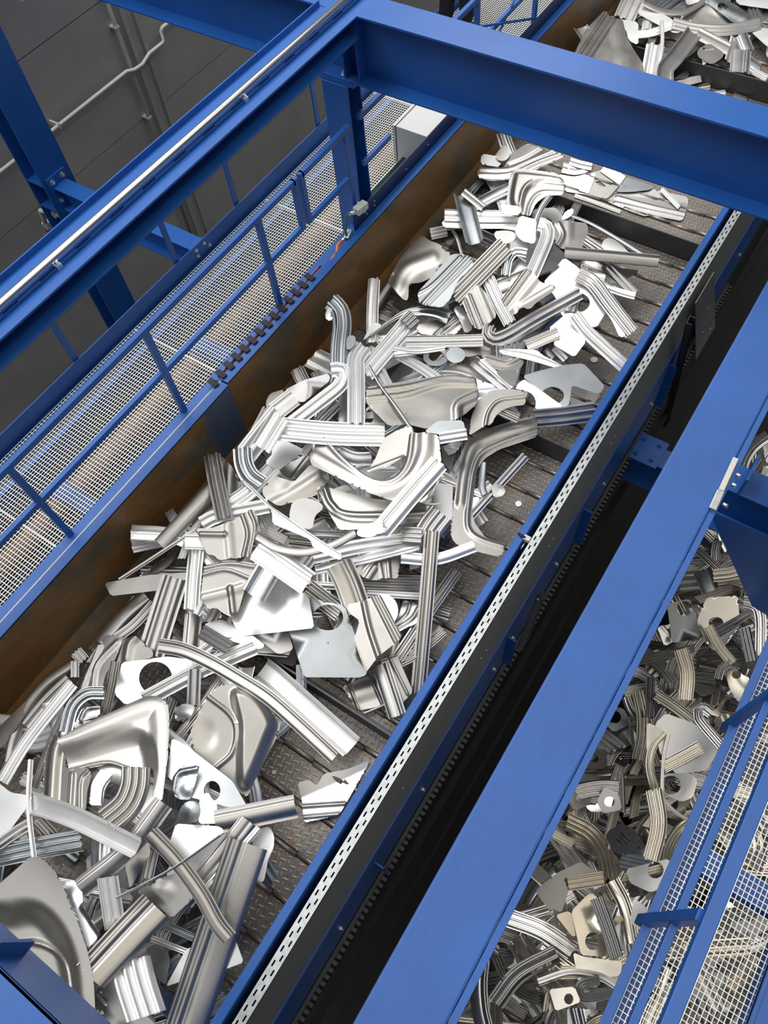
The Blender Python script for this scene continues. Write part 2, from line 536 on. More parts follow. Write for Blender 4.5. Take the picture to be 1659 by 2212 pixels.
# ------------------------------------------------------------------ portal frame
ZT, ZB = 9.5 - 3.085, 9.5 - 3.63
YF = 4.72
cb = empty('crossbeam', (-1, 4.87, ZB), 'big blue I-beam crossing above the conveyor behind the column', 'beam')
W = 0.285
m = MB()
yc = YF + W / 2
m.box(-8.5, 6, YF, YF + W, ZT - 0.018, ZT)
m.box(-8.5, 6, yc - 0.008, yc + 0.008, ZB + 0.018, ZT - 0.018)
m.box(-8.5, 6, YF, YF + W, ZB, ZB + 0.018)
m.build('beam', BLUE, cb, 0.003)
for x in (-3.62, -3.76):
    MB().box(x - 0.007, x + 0.007, YF + 0.02, yc - 0.008, ZB + 0.018, ZT - 0.018).build('stiffener', BLUE, cb)
MB().box(-3.99, -3.66, YF - 0.01, YF + W - 0.05, ZB - 0.03, ZB).build('cap_plate', BLUE, cb)
MB().bolt((-3.80, YF + 0.06, ZB + 0.018), (0, 0, 1), 0.02, 0.018).build('bolt', BOLT, cb)
# rods etc. column
col = empty('column', (-3.85, 4.77, 3.9), 'blue steel column under the crossbeam, standing beside the rusty wall', 'column')
m = MB()
m.box(-3.975, -3.72, 4.70, 4.715, 2.5, ZB - 0.03)
m.box(-3.853, -3.841, 4.715, 4.87, 2.5, ZB - 0.03)
m.box(-3.975, -3.72, 4.87, 4.885, 2.5, ZB - 0.03)
m.build('shaft', BLUE, col, 0.003)
# left longitudinal beam with conduit
lb = empty('longitudinal_beam', (-3.7, 1, ZT), 'long blue beam on the left, carrying the silver conduit', 'beam')
m = MB()
m.box(-3.86, -3.567, -3, YF, ZT - 0.016, ZT)
m.box(-3.72, -3.708, -3, YF, ZT - 0.15, ZT - 0.016)
m.box(-3.86, -3.567, -3, YF, ZT - 0.166, ZT - 0.15)
m.build('beam', BLUE, lb, 0.003)
m = MB()
zl = 9.5 - 3.05
m.box(-3.915, -3.905, -3, YF + 0.0, zl - 0.06, zl)
m.box(-3.915, -3.862, -3, YF + 0.0, zl - 0.05, zl - 0.04)
o = m.build('edge_angle', BLUE); tag(o, 'slim blue angle running along the far side of the conduit beam', 'angle bar')
cd = empty('conduit', (-3.72, 0, ZT + 0.05), 'shiny silver conduit pipe running along the top of the left blue beam', 'conduit')
xcd = -1.222 * 3.03
MB().tube([(xcd, -3, 9.5 - 3.03), (xcd, 9, 9.5 - 3.03)], 0.026, 16).build('pipe', SILV, cd)
for y in (0.80, 1.72, 3.52):
    MB().box(xcd - 0.05, xcd + 0.045, y - 0.02, y + 0.02, ZT, ZT + 0.03).build('clamp', SILV, cd)
    MB().bolt((xcd + 0.036, y, ZT + 0.03), (0, 0, 1), 0.012).build('clamp_bolt', BOLT, cd)
m = MB()
slotted(m, -3.70, -3.664, -3, YF + 0.2, ZT + 0.02, (-3.676,), 0.30, 0.12, 0.012)
m.box(-3.70, -3.696, -3, YF + 0.2, ZT, ZT + 0.018)
m.box(-3.668, -3.664, -3, YF + 0.2, ZT, ZT + 0.018)
o = m.build('slotted_channel', BLUE2); tag(o, 'slotted blue mounting channel beside the silver conduit', 'channel')

# second crossbeam, bottom left
c2 = empty('crossbeam', (-3, -1.1, ZB), 'blue beam across the bottom left corner, with a small rib', 'beam')
m = MB()
m.box(-8.5, 0.2, -1.031, -1.013, ZB, 9.5 - 3.247)
m.box(-8.5, 0.2, -1.36, -1.013, 9.5 - 3.262, 9.5 - 3.247)
m.box(-8.5, 0.2, -1.36, -1.031, ZB, ZB + 0.016)
m.build('beam', BLUE, c2, 0.004)
MB().box(-1.43, -1.41, -1.013, -0.955, ZB + 0.1, 9.5 - 3.25).build('rib', BLUE2, c2)

# far left column with bracket beam
lc = empty('column', (-7.28, 3.85, 0), 'tall blue H-column at the left edge before the dark wall', 'column')
m = MB()
m.box(-7.172, -7.15, 3.66, 4.04, 0, 9.2)
m.box(-7.45, -7.428, 3.66, 4.04, 0, 9.2)
m.box(-7.43, -7.17, 3.842, 3.858, 0, 9.2)
m.build('shaft', BLUE, lc)
for z in (4.34, 4.02, 3.66):
    MB().box(-7.43, -7.17, 3.66, 3.845, z, z + 0.016).build('gusset', BLUE, lc)
tb = empty('bracket_beam', (-6, 3.82, 4.3), 'short blue beam bolted between the left column and the walkway', 'beam')
m = MB()
ibeam_x(m, 3.83, 0.19, -7.13, -5.12, 4.02, 4.31)
m.build('beam', BLUE, tb, 0.003)
MB().box(-7.15, -7.125, 3.70, 3.97, 3.78, 4.42).build('end_plate', BLUE, tb, 0.003)
for y, z in ((3.76, 4.36), (3.91, 4.36), (3.76, 4.14), (3.76, 3.9), (3.91, 4.14)):
    MB().bolt((-7.125, y, z), (1, 0, 0), 0.024, 0.024).build('bolt', BOLT, tb)
wp = empty('bent_pipe', (-7.2, 3.55, 3.7), 'cream bent pipe clipped round the foot of the left column bracket', 'pipe')
a, b, c = onz(205, 482, 3.85), onz(88, 455, 3.85), onz(108, 508, 3.45)
MB().tube([a, b.lerp(a, .06), b, b.lerp(c, .15), c], 0.028).build('pipe', WPIPE, wp)
for q in (a.lerp(b, .25), a.lerp(b, .75), b.lerp(c, .6)):
    MB().box(q.x - .04, q.x + .04, q.y - .025, q.y + .06, q.z - .04, q.z + .04).build('clip', WPIPE, wp, 0.005)

# ------------------------------------------------------------------ left walkway
WZ = 9.5 - 5.3
def grating(name, x0, x1, y0, y1, z, px, py, w, label):
    m = MB()
    x = x0
    while x <= x1 + 1e-6:
        m.box(x - w / 2, x + w / 2, y0, y1, z - 0.006, z)
        x += px
    y = y0
    while y <= y1 + 1e-6:
        m.box(x0, x1, y - w / 2, y + w / 2, z - 0.005, z + 0.001)
        y += py
    for yy in (y0, y1):
        m.box(x0, x1, yy - 0.003, yy + 0.003, z - 0.02, z + 0.0015)
    o = m.build(name, GALVM)
    tag(o, label, 'grating')
    return o
y = -2.2
segs = [(-2.2, 0.636), (0.645, 2.715), (2.724, 4.795), (4.804, 6.87), (6.88, 12.5)]
labs = ['open steel grating panel of the left walkway, nearest the bottom left', 'open steel grating panel of the left walkway, below the nearest whole rail bay',
        'open steel grating panel of the left walkway, beside the gap in the guard rail', 'open steel grating panel of the left walkway, in front of the grey cabinet',
        'open steel grating panel of the left walkway, beyond the crossbeam where a person stands']
for (a, b), L in zip(segs, labs):
    grating('walkway_grating', -5.06, -3.72, a, b, WZ, 0.0275, 0.0385, 0.0052, L)
ch = empty('walkway_channel', (-5.1, 3, WZ), 'dark blue edge channel along the outer side of the left walkway', 'channel')
m = MB()
m.box(-5.11, -5.10, -3, 12.5, WZ - 0.12, WZ + 0.17)
m.box(-5.10, -5.06, -3, 12.5, WZ - 0.12, WZ - 0.11)
m.build('channel', BLUE2, ch)
for y, z in ((3.75, WZ + .12), (3.87, WZ + .12), (3.75, WZ + .05), (3.93, WZ + .05)):
    MB().bolt((-5.10, y, z), (1, 0, 0), 0.014).build('bolt', BOLT, ch)
def rail_part(t, name, a, b, w, h, mat=BLUE):
    return MB().obox(a, b, w, h).build(name, mat, t, 0.004)
fr = empty('handrail', (-5.12, 3, WZ), 'blue handrail on the outer side of the left walkway, before the dark wall', 'railing')
for y in (-0.5, 2.09, 3.50, 4.45, 5.9, 7.3, 8.7):
    rail_part(fr, 'post', (-5.13, y, WZ - 0.1), (-5.13, y, WZ + 1.1), 0.02, 0.06)
rail_part(fr, 'top_rail', (-5.13, -3, WZ + 1.1), (-5.13, 12, WZ + 1.1), 0.045, 0.045)
rail_part(fr, 'middle_rail', (-5.13, -3, WZ + 0.8), (-5.13, 12, WZ + 0.8), 0.03, 0.03)

# guard rail between walkway and trough
RX, RT, RMID, RB = -3.685, 9.5 - 3.94, 9.5 - 4.38, 4.612
def guard(y0, y1, posts, label, e0=False, e1=False, brace=None):
    t = empty('guard_rail', (RX, y0, RB), label, 'railing', 'guard rail sections beside the rusty wall')
    rail_part(t, 'top_rail', (RX, y0, RT), (RX, y1, RT), 0.045, 0.05)
    rail_part(t, 'middle_rail', (RX, y0, RMID), (RX, y1, RMID), 0.04, 0.045)
    for y in posts:
        rail_part(t, 'post', (RX, y, RB), (RX, y, RT - 0.02), 0.045, 0.05)
    for f, y in ((e0, y0), (e1, y1)):
        if f:
            rail_part(t, 'end_bar', (RX, y, RMID - 0.02), (RX, y, RT + 0.025), 0.045, 0.05)
    if brace:
        a, b = brace
        MB().tube([(RX, a, RB + 0.1), (RX, b, RT - 0.05)], 0.013).build('brace', BLUE, t)
        MB().tube([(RX + .03, a, RT - 0.25), (RX + .03, b, RB + 0.15)], 0.013).build('brace', BLUE, t)
    return t
guard(-3, 3.84, (-0.6, 0.72, 2.045, 3.36), 'blue guard rail section with mesh of grating behind, nearest the camera', False, True)
guard(3.93, 4.62, (4.55,), 'short blue guard rail section between the gap and the column', True, False)
guard(4.76, 5.20, (), 'short blue guard rail section fixed to the column, ending before the grey cabinet')
guard(6.2, 12, (6.78, 8.08, 9.4), 'blue guard rail section beyond the crossbeam, with crossed brace rods', False, False, (6.78, 8.08))

# things below the walkway
o = MB().tube([(-5.05, -3, 3.2), (-5.05, 9, 3.2)], 0.12, 18).build('rusty_pipe', RUSTP); tag(o, 'brown rusty pipe seen through the grating of the left walkway', 'pipe')
m = MB(); m.box(-5.75, -5.68, -3, 10, 3.0, 3.2); o = m.build('lower_beam', BLUE2); tag(o, 'thin blue beam seen below the grating beside the rusty pipe', 'beam')
for y in (-0.9, 1.2, 3.3):
    m = MB(); ibeam_x(m, y, 0.16, -5.1, -3.75, 3.35, 3.5); o = m.build('support_beam', BLUE2)
    tag(o, {-0.9: 'blue support beam under the walkway grating at the bottom left', 1.2: 'blue support beam under the walkway grating below the nearest whole rail bay', 3.3: 'blue support beam under the walkway grating near the rail gap'}[y], 'beam')

# cabinet and trough box
cz = WZ + 0.45
cab = empty('control_cabinet', (-3.95, 6.2, WZ), 'light grey control cabinet on the left walkway behind the rail', 'cabinet')
MB().box(-4.11, -3.73, 5.92, 6.75, WZ + 0.0, 9.5 - 4.85).build('body', CABG, cab, 0.006)
MB().box(-4.122, -4.11, 5.925, 6.745, WZ + 0.01, 9.5 - 4.855).build('door_seal', CABD, cab)
MB().box(-4.155, -4.122, 5.92, 6.75, WZ + 0.0, 9.5 - 4.85).build('door', CABG, cab, 0.005)
bx = empty('open_tray', (-3.9, 5.5, WZ), 'open galvanised box with a dark inside, in front of the grey cabinet', 'tray')
m = MB()
m.box(-4.02, -4.015, 5.05, 5.88, WZ, WZ + 0.16); m.box(-3.76, -3.755, 5.05, 5.88, WZ, WZ + 0.16)
m.box(-4.02, -3.755, 5.05, 5.055, WZ, WZ + 0.16); m.box(-4.02, -3.755, 5.875, 5.88, WZ, WZ + 0.16)
m.build('tray_walls', GALV, bx)
MB().box(-4.015, -3.76, 5.055, 5.875, WZ + 0.002, WZ + 0.02).build('tray_floor', DGREEN, bx)
pl = empty('mounting_plate', (-3.575, 5, 4.68), 'shaded blue plate standing on the rusty wall rim in front of the column', 'plate')
MB().box(-3.602, -3.592, 4.42, 9, 4.60, 4.83).build('plate', SHADED_BLUE, pl)
for y, z in ((4.62, 4.78), (4.62, 4.72), (4.75, 4.77), (4.75, 4.72), (5.3, 4.74), (5.7, 4.75), (6.6, 4.76)):
    MB().bolt((-3.592, y, z), (1, 0, 0), 0.006, 0.004).build('screw', BOLT, pl)
cn = empty('cable_connector', onz(778, 452, 4.86), 'grey plug connector with cable gland on the shaded blue plate before the column', 'connector')
a = onz(790, 440, 4.87); b = onz(768, 458, 4.87); c = onz(752, 462, 4.85); d = onz(746, 480, 4.8)
MB().obox(a, b, 0.075, 0.07).build('housing', CABG, cn, 0.01)
MB().obox(a.lerp(b, .35), a.lerp(b, .5), 0.09, 0.08).build('locking_lever', WPIPE, cn, 0.006)
MB().tube([b, c], 0.02, 10).build('cable_gland', SILV, cn)
MB().tube([c, c.lerp(d, .3) + Vector((-.01, 0, .01)), d, onz(749, 528, 4.65)], 0.009, 8).build('green_cable', DGREEN, cn)
tap = empty('cable_gland_block', onz(752, 512, 4.66), 'small silver gland block below the plug where the orange cable ends', 'gland')
MB().obox(onz(757, 498, 4.7), onz(748, 517, 4.68), 0.05, 0.05).build('block', GALV, tap, 0.006)
MB().tube([onz(748, 512, 4.68), onz(738, 520, 4.68)], 0.016, 10).build('gland', SILV, tap)
# cable bundle on the ledge
cbn = empty('cable_bundle', (-3.57, 3, 4.65), 'bundle of orange, violet and green cables in black clips along the rusty wall rim', 'cables')
def along(off, z, y0, y1, n=30, amp=0.004, ph=0):
    return [(-3.585 + off + amp * math.sin(3 * yy + ph), yy, z + amp * math.cos(4 * yy + ph)) for yy in [y0 + (y1 - y0) * i / n for i in range(n + 1)]]
for off, mat, nm, r in ((0.012, ORANGE, 'orange_cable', 0.014), (-0.018, VIOLET, 'violet_cable', 0.007), (-0.004, GREEN, 'green_cable', 0.006), (-0.034, BLACK, 'black_cable', 0.009), (-0.05, VIOLET, 'violet_cable', 0.006)):
    MB().tube(along(off - 0.0, 4.66, 2.44, 3.9, 30, 0.004, off * 80), r, 8).build(nm, mat, cbn)
MB().tube([(-3.573, 3.9, 4.66), (-3.58, 4.05, 4.67), (-3.60, 4.15, 4.66), onz(724, 556, 4.66), onz(729, 530, 4.68), onz(740, 518, 4.68)], 0.014, 8).build('orange_cable', ORANGE, cbn)
y = 2.35
i = 0
while y < 3.75:
    m = MB()
    m.obox((-3.665, y + 0.02, 4.682), (-3.556, y, 4.692), 0.052, 0.012)
    m.build('clip', BLACK, cbn, 0.003)
    y += 0.105
    i += 1

# ------------------------------------------------------------------ right beam, bracket beam, walkway
rb = empty('longitudinal_beam', (0, 2, ZB), 'wide blue beam running up the right side between conveyor and scrap pit', 'beam')
m = MB()
m.box(-0.142, 0.172, -3, 9, ZB - 0.32, ZB)
m.build('beam', BLUEH, rb, 0.012)
MB().box(0.174, 0.206, -3, 9, ZB - 0.025, ZB - 0.010).build('edge_flange', BLUE2, rb, 0.002)
dv = empty('sensor_strip', (0.19, 3, ZB), 'light grey strip with small fittings clipped to the right blue beam edge', 'fitting')
p = onz(1588, 992, ZB + 0.0); q = onz(1556, 1062, ZB + 0.0)
MB().obox(p, q, 0.03, 0.035).build('strip', WPIPE, dv, 0.004)
MB().obox(q, q.lerp(p, -0.55), 0.04, 0.03).build('lower_fitting', GALV, dv, 0.004)
for f in (0.35, 0.65, 1.25):
    c = p.lerp(q, f) + Vector((0.035, 0, -0.01))
    MB().tube([c, c + Vector((0.03, 0, 0))], 0.012, 8).build('knob', SILV, dv)
rt = empty('bracket_beam', (1, 3.82, 4.2), 'dark blue transverse beam bolted under the wide right beam, over the scrap pit', 'beam')
m = MB()
ibeam_x(m, 3.86, 0.26, 0.2, 5, 3.75, 4.35)
m.build('beam', BLUE, rt, 0.003)
lt = empty('bracket_beam', (-0.4, 4.6, 3.2), 'dark blue bolted bracket in the gap between conveyor and wide right beam', 'beam')
m = MB()
ibeam_x(m, 4.58, 0.22, -0.60, 0.9, 2.75, 3.2)
m.build('beam', BLUE2, lt)
MB().box(-0.60, -0.30, 4.42, 4.75, 3.2, 3.225).build('top_plate', BLUE2, lt, 0.003)
for x in (-0.53, -0.37):
    for y in (4.49, 4.68):
        MB().bolt((x, y, 3.225), (0, 0, 1), 0.022, 0.016).build('bolt', BLUE2, lt)
m = MB()
m.add([(0.25, 3.725, 4.0), (5, 3.725, 4.0), (5, 3.725, 2.2), (1.0, 3.725, 2.9), (0.25, 3.745, 4.0), (5, 3.745, 4.0), (5, 3.745, 2.2), (1.0, 3.745, 2.9)],
      [(3, 2, 1, 0), (4, 5, 6, 7), (0, 1, 5, 4), (1, 2, 6, 5), (2, 3, 7, 6), (3, 0, 4, 7)])
m.build('haunch_plate', BLUE, rt)
for x in (0.36, 0.62):
    MB().box(x, x + 0.02, 3.73, 3.99, 4.35, 4.55).build('upstand', BLUE, rt)

GX, GZ = 0.80, 9.5 - 4.27
wr = empty('guard_rail', (GX, 1, GZ), 'blue guard rail on the right walkway above the scrap pit, at the bottom right corner', 'railing', )
rail_part(wr, 'top_rail', (GX + 0.01, -3, 9.5 - 3.30), (GX + 0.01, 4.5, 9.5 - 3.30), 0.055, 0.05, BLUE2)
rail_part(wr, 'middle_rail', (GX, -3, 9.5 - 3.74), (GX, 4.5, 9.5 - 3.74), 0.035, 0.04, BLUE2)
for y in (-0.7, 0.58, 1.70, 2.9):
    pz = rail_part(wr, 'post', (GX - 0.01, y, GZ - 0.1), (GX - 0.01, y, 9.5 - 3.32), 0.045, 0.05, BLUE2)
    MB().bolt((GX - 0.035, y + 0.045, GZ - 0.02), (-1, 0, 0), 0.012).build('bolt', BOLT, pz)
rail_part(wr, 'toe_plate', (GX, -3, GZ + 0.045), (GX, 4.5, GZ + 0.045), 0.045, 0.012, BLUE2)
MB().box(GX + 0.012, GX + 0.022, -3, 4.5, GZ - 0.06, GZ + 0.05).build('toe_plate', BLUE, wr)
grating('walkway_grating', 0.835, 1.34, -3, 4.5, GZ, 0.0235, 0.030, 0.0036, 'open steel grating of the right walkway with the scrap pit showing through')
rs = empty('walkway_beam', (1.5, 0, GZ), 'blue edge beam of the right walkway in the bottom right corner', 'beam')
m = MB()
m.box(1.335, 1.35, -3, 4.5, GZ - 0.1, GZ + 0.05)
m.box(1.335, 1.52, -3, 4.5, GZ + 0.02, GZ + 0.035)
m.box(1.45, 1.8, -3, 4.5, GZ + 0.035, GZ + 0.06)
m.build('beam', BLUE2, rs)
for x, L in ((0.93, 'upper'),):
    m = MB(); ibeam_y(m, 0.86, 0.08, -3, 4.5, GZ - 0.16, GZ - 0.05); o = m.build('support_beam', BLUE2); tag(o, 'blue bearer under the toe edge of the right walkway grating', 'beam')
for y, L in ((-0.35, 'lower'), (1.0, 'middle'), (2.4, 'upper')):
    m = MB(); ibeam_x(m, y, 0.13, 0.9, 1.34, GZ - 0.17, GZ - 0.05); o = m.build('support_beam', BLUE2)
    tag(o, {'lower': 'blue cross bearer seen through the right walkway grating near the bottom edge', 'middle': 'blue cross bearer under the right grating, above the nearest rail post', 'upper': 'blue cross bearer under the right grating at the right edge'}[L], 'beam')
# ------------------------------------------------------------------ scrap: pressed sheet-metal offcuts
VIEWS = {'A': (0, 1380, 3.95), 'B': (380, 1380, 3.456), 'C': (0, 1750, 2.9625), 'D': (200, 1120, 3.318), 'E': (600, 1120, 3.318), 'G': (330, 900, 3.318),
         'H': (560, 580, 3.318), 'I': (800, 480, 4.1475), 'J': (1080, 480, 4.608), 'K': (900, 260, 4.1475), 'L': (1150, 280, 4.046), 'M': (1220, 0, 3.779),
         'N': (960, 740, 4.366), 'O': (640, 900, 3.19), 'Z': (1359, 1300, 4.423), 'Q': (830, 1472, 2.0), 'R': (1359, 900, 5.53), 'X': (0, 0, 1.0)}
CELL = 4.0
GX0, GY0 = -240.0, -280.0
NXc, NYc = 545, 720

PROFILES = {
    'flat': [(0, 0), (.5, .25), (1, 0)],
    'hat': [(0, 0), (.18, 0), (.26, 1), (.72, 1), (.80, 0), (1, .05)],
    'double': [(0, .15), (.10, .1), (.16, .9), (.30, 1), (.36, .25), (.58, .2), (.64, .85), (.76, .9), (.83, 0), (1, .1)],
    'u': [(0, .75), (.05, .95), (.14, .1), (.5, 0), (.82, .1), (.90, .95), (1, 1.0)],
    'roof': [(0, 0), (.06, .55), (.2, .92), (.5, 1), (.8, .9), (.95, .5), (1, 0)],
    'triple': [(0, .3), (.08, .2), (.13, .9), (.24, .95), (.30, .2), (.40, .15), (.46, 1), (.56, 1), (.62, .2), (.72, .2), (.78, .8), (.88, .75), (.93, 0), (1, .1)],
    'quad': [(0, 0), (.05, .8), (.16, .85), (.20, .25), (.28, .2), (.32, .9), (.42, .95), (.46, .4), (.52, .4), (.56, .9), (.66, .9), (.70, .35), (.78, .35), (.83, .9), (.93, .85), (1, 0)],
    'asym': [(0, .1), (.10, .05), (.16, .95), (.28, 1), (.33, .5), (.42, .45), (.48, .62), (.88, .55), (.95, .1), (1, .1)],
    'step': [(0, 0), (.06, .3), (.38, .45), (.46, .95), (.6, 1), (.68, .45), (.9, .35), (1, .05)],
    'slab': [(0, 0), (.06, .5), (.12, .62), (.50, .78), (.56, .5), (.62, .48), (.66, .85), (.75, .85), (.79, .5), (.86, .48), (.90, .75), (.96, .7), (1, .05)],
    'wave': [(0, .1), (.12, .6), (.25, 1), (.38, .5), (.5, .05), (.62, .5), (.75, 1), (.88, .5), (1, .1)],
}
def chaikin(pts, n=2):
    for _ in range(n):
        q = [pts[0]]
        for a, b in zip(pts[:-1], pts[1:]):
            q.append(tuple(a[i] * .75 + b[i] * .25 for i in range(len(a))))
            q.append(tuple(a[i] * .25 + b[i] * .75 for i in range(len(a))))
        q.append(pts[-1])
        pts = q
    return pts
PROF = {k: chaikin(v, 1 if len(v) > 9 else 2) for k, v in PROFILES.items()}

def catmull(pts, step):
    """resample a polyline of tuples smoothly"""
    if len(pts) == 2:
        n = max(2, int(math.dist(pts[0][:2], pts[1][:2]) / step))
        return [tuple(a + (b - a) * i / n for a, b in zip(pts[0], pts[1])) for i in range(n + 1)]
    P = [tuple(2 * a - b for a, b in zip(pts[0], pts[1]))] + list(pts) + [tuple(2 * a - b for a, b in zip(pts[-1], pts[-2]))]
    out = []
    for i in range(1, len(P) - 2):
        n = max(2, int(math.dist(P[i][:2], P[i + 1][:2]) / step))
        for k in range(n):
            t = k / n
            out.append(tuple(0.5 * (2 * b + (c - a) * t + (2 * a - 5 * b + 4 * c - d) * t * t + (3 * b - a - 3 * c + d) * t ** 3) for a, b, c, d in zip(P[i - 1], P[i], P[i + 1], P[i + 2])))
    out.append(tuple(pts[-1]))
    return out

def inpoly(px, py, poly):
    ins = np.zeros(np.shape(px), bool)
    n = len(poly)
    for i in range(n):
        x0, y0 = poly[i]
        x1, y1 = poly[(i + 1) % n]
        if y0 == y1:
            continue
        c = ((y0 > py) != (y1 > py)) & (px < (x1 - x0) * (py - y0) / (y1 - y0) + x0)
        ins ^= c
    return ins

def dist_line(px, py, line):
    d = np.full(np.shape(px), 1e9)
    for (x0, y0), (x1, y1) in zip(line[:-1], line[1:]):
        dx, dy = x1 - x0, y1 - y0
        t = np.clip(((px - x0) * dx + (py - y0) * dy) / (dx * dx + dy * dy + 1e-9), 0, 1)
        d = np.minimum(d, np.hypot(px - x0 - t * dx, py - y0 - t * dy))
    return d

def sstep(a, b, x):
    t = np.clip((x - a) / (b - a), 0, 1)
    return t * t * (3 - 2 * t)

def bump_field(bumps, px, py):
    h = np.zeros(np.shape(px))
    for b in bumps:
        k = b[0]
        if k == 'ridge':
            d = dist_line(px, py, b[1])
            h = h + 0.6 * b[3] * (1 - sstep(b[2] * 0.15, b[2] * 1.15, d))
        elif k == 'dome':
            _, cx, cy, rx, ry, hh = b
            r = np.hypot((px - cx) / rx, (py - cy) / ry)
            h = h + hh * (1 - sstep(0.15, 1.0, r))
        elif k == 'dish':
            poly, w, hh = b[1:]
            d = dist_line(px, py, list(poly) + [poly[0]])
            d = np.where(inpoly(px, py, poly), d, -d)
            h = h + hh * sstep(-w * 0.6, w, d)
        elif k == 'fold':
            (x0, y0), (x1, y1), s = b[1], b[2], b[3]
            L = math.hypot(x1 - x0, y1 - y0)
            d = ((px - x0) * (y1 - y0) - (py - y0) * (x1 - x0)) / L
            h = h + s * 0.0035 * np.maximum(d, 0)
        elif k == 'curl':
            (x0, y0), (x1, y1), s = b[1], b[2], b[3]
            L = math.hypot(x1 - x0, y1 - y0)
            d = ((px - x0) * (y1 - y0) - (py - y0) * (x1 - x0)) / L
            h = h + s * (np.maximum(d, 0) / 100.0) ** 2
    return h

class Heap:
    """keeps, for every direction the photograph looks in, how high the pieces reach"""
    def __init__(s, z0, wall=False):
        s.z0 = z0
        gx, gy = np.meshgrid(GX0 + (np.arange(NXc) + .5) * CELL, GY0 + (np.arange(NYc) + .5) * CELL)
        s.gx, s.gy = gx, gy
        s.hm = np.zeros(gx.shape)
        s.own = np.full(gx.shape, -1)
        if wall:
            dx = RM[0, 0] * (gx - CX) / F + RM[1, 0] * (gy - CY) / F + RM[2, 0]
            dz = RM[0, 2] * (gx - CX) / F + RM[1, 2] * (gy - CY) / F + RM[2, 2]
            zw = CAMZ + dz * (-3.40 / dx)          # height where the sight line meets the wall
            s.hm = np.maximum(0, np.minimum(zw - z0, 1.2))
            s.hm[(zw > CAMZ) | (dx > 0)] = 0
            for y in (0.84, 3.62, 6.40, 9.18):
                for x in np.arange(-3.38, -0.8, 0.008):
                    for h in np.arange(0, 0.24, 0.01):
                        u, v = to_px((x, y - 0.01, z0 + h))
                        i, j = int((u - GX0) / CELL), int((v - GY0) / CELL)
                        if 0 <= i < NXc and 0 <= j < NYc:
                            s.hm[j, i] = max(s.hm[j, i], h * 0.9)
    def win(s, poly):
        xs = [p[0] for p in poly]; ys = [p[1] for p in poly]
        i0 = max(0, int((min(xs) - GX0) / CELL)); i1 = min(NXc, int((max(xs) - GX0) / CELL) + 2)
        j0 = max(0, int((min(ys) - GY0) / CELL)); j1 = min(NYc, int((max(ys) - GY0) / CELL) + 2)
        return slice(j0, j1), slice(i0, i1)
    def rest(s, poly, bumps, thick, idx, lift=0.0, maxs=0.0022, holes=(), tilt=(0, 0), q=97.5):
        w = s.win(poly)
        gx, gy = s.gx[w], s.gy[w]
        m = inpoly(gx, gy, poly)
        for hpoly in holes:
            m &= ~inpoly(gx, gy, hpoly)
        if m.sum() < 3:
            return (0.02 + lift, 0, 0, poly[0][0], poly[0][1])
        x, y, h = gx[m], gy[m], s.hm[w][m]
        b = bump_field(bumps, x, y) if bumps else np.zeros(x.shape)
        cx, cy = x.mean(), y.mean()
        A = np.stack([np.ones(x.shape), x - cx, y - cy], 1)
        wt = 0.2 + (h > np.percentile(h, 60))
        sol = np.linalg.lstsq(A * wt[:, None], (h - b) * wt, rcond=None)[0]
        g = math.hypot(sol[1], sol[2])
        if g > maxs:
            sol[1] *= maxs / g; sol[2] *= maxs / g
        sol[1] += tilt[0]; sol[2] += tilt[1]
        pl = sol[1] * (x - cx) + sol[2] * (y - cy)
        a = np.percentile(h - b - pl, q) + 0.003 + lift
        a = max(a, float(np.max(0.004 - b - pl)))
        top = a + pl + b + thick
        H = s.hm[w]
        H[m] = np.maximum(H[m], top)
        O = s.own[w]
        O[m] = idx
        return (a, sol[1], sol[2], cx, cy)
    def pt(s, px, py, plane, dz=0.0):
        a, bx, by, cx, cy = plane
        z = s.z0 + a + bx * (px - cx) + by * (py - cy)
        return onz(px, py, z) + Vector((0, 0, dz))

T = 0.0014
def sheet_mesh(name, vs, fs, mat, xmax=None):
    """thin sheet with real thickness: upper skin, lower skin and a separate edge strip"""
    vs = [Vector(v) for v in vs]
    if xmax is not None:
        for v in vs:
            v.x = min(v.x, xmax)
    n = len(vs)
    nor = [Vector((0, 0, 0)) for _ in vs]
    up = 0.0
    for f in fs:
        a, b, c = vs[f[0]], vs[f[1]], vs[f[2]]
        q = (b - a).cross(c - a)
        up += q.z
        for i in f:
            nor[i] += q
    if up < 0:
        fs = [tuple(reversed(f)) for f in fs]
        nor = [-q for q in nor]
    V = list(vs)
    for v, q in zip(vs, nor):
        q = q.normalized() if q.length > 1e-12 else Vector((0, 0, 1))
        V.append(v - q * T)
    Fa = [tuple(f) for f in fs] + [tuple(i + n for i in reversed(f)) for f in fs]
    sm = [True] * len(Fa)
    cnt = {}
    for f in fs:
        for i in range(len(f)):
            a, b = f[i], f[(i + 1) % len(f)]
            cnt[(a, b)] = 1
    for (a, b) in list(cnt):
        if (b, a) not in cnt:
            o = len(V)
            V += [V[a], V[b], V[b + n], V[a + n]]
            Fa.append((o + 3, o + 2, o + 1, o))
            sm.append(False)
    me = bpy.data.meshes.new(name)
    me.from_pydata([tuple(v) for v in V], [], Fa)
    me.polygons.foreach_set('use_smooth', sm)
    me.materials.append(mat)
    me.update()
    return me

def recentre(me, name):
    co = np.empty(len(me.vertices) * 3)
    me.vertices.foreach_get('co', co)
    co = co.reshape(-1, 3)
    c = np.array([co[:, 0].mean(), co[:, 1].mean(), co[:, 2].min()])
    me.vertices.foreach_set('co', (co - c).ravel())
    me.update()
    o = bpy.data.objects.new(name, me)
    COL.objects.link(o)
    o.location = c
    return o

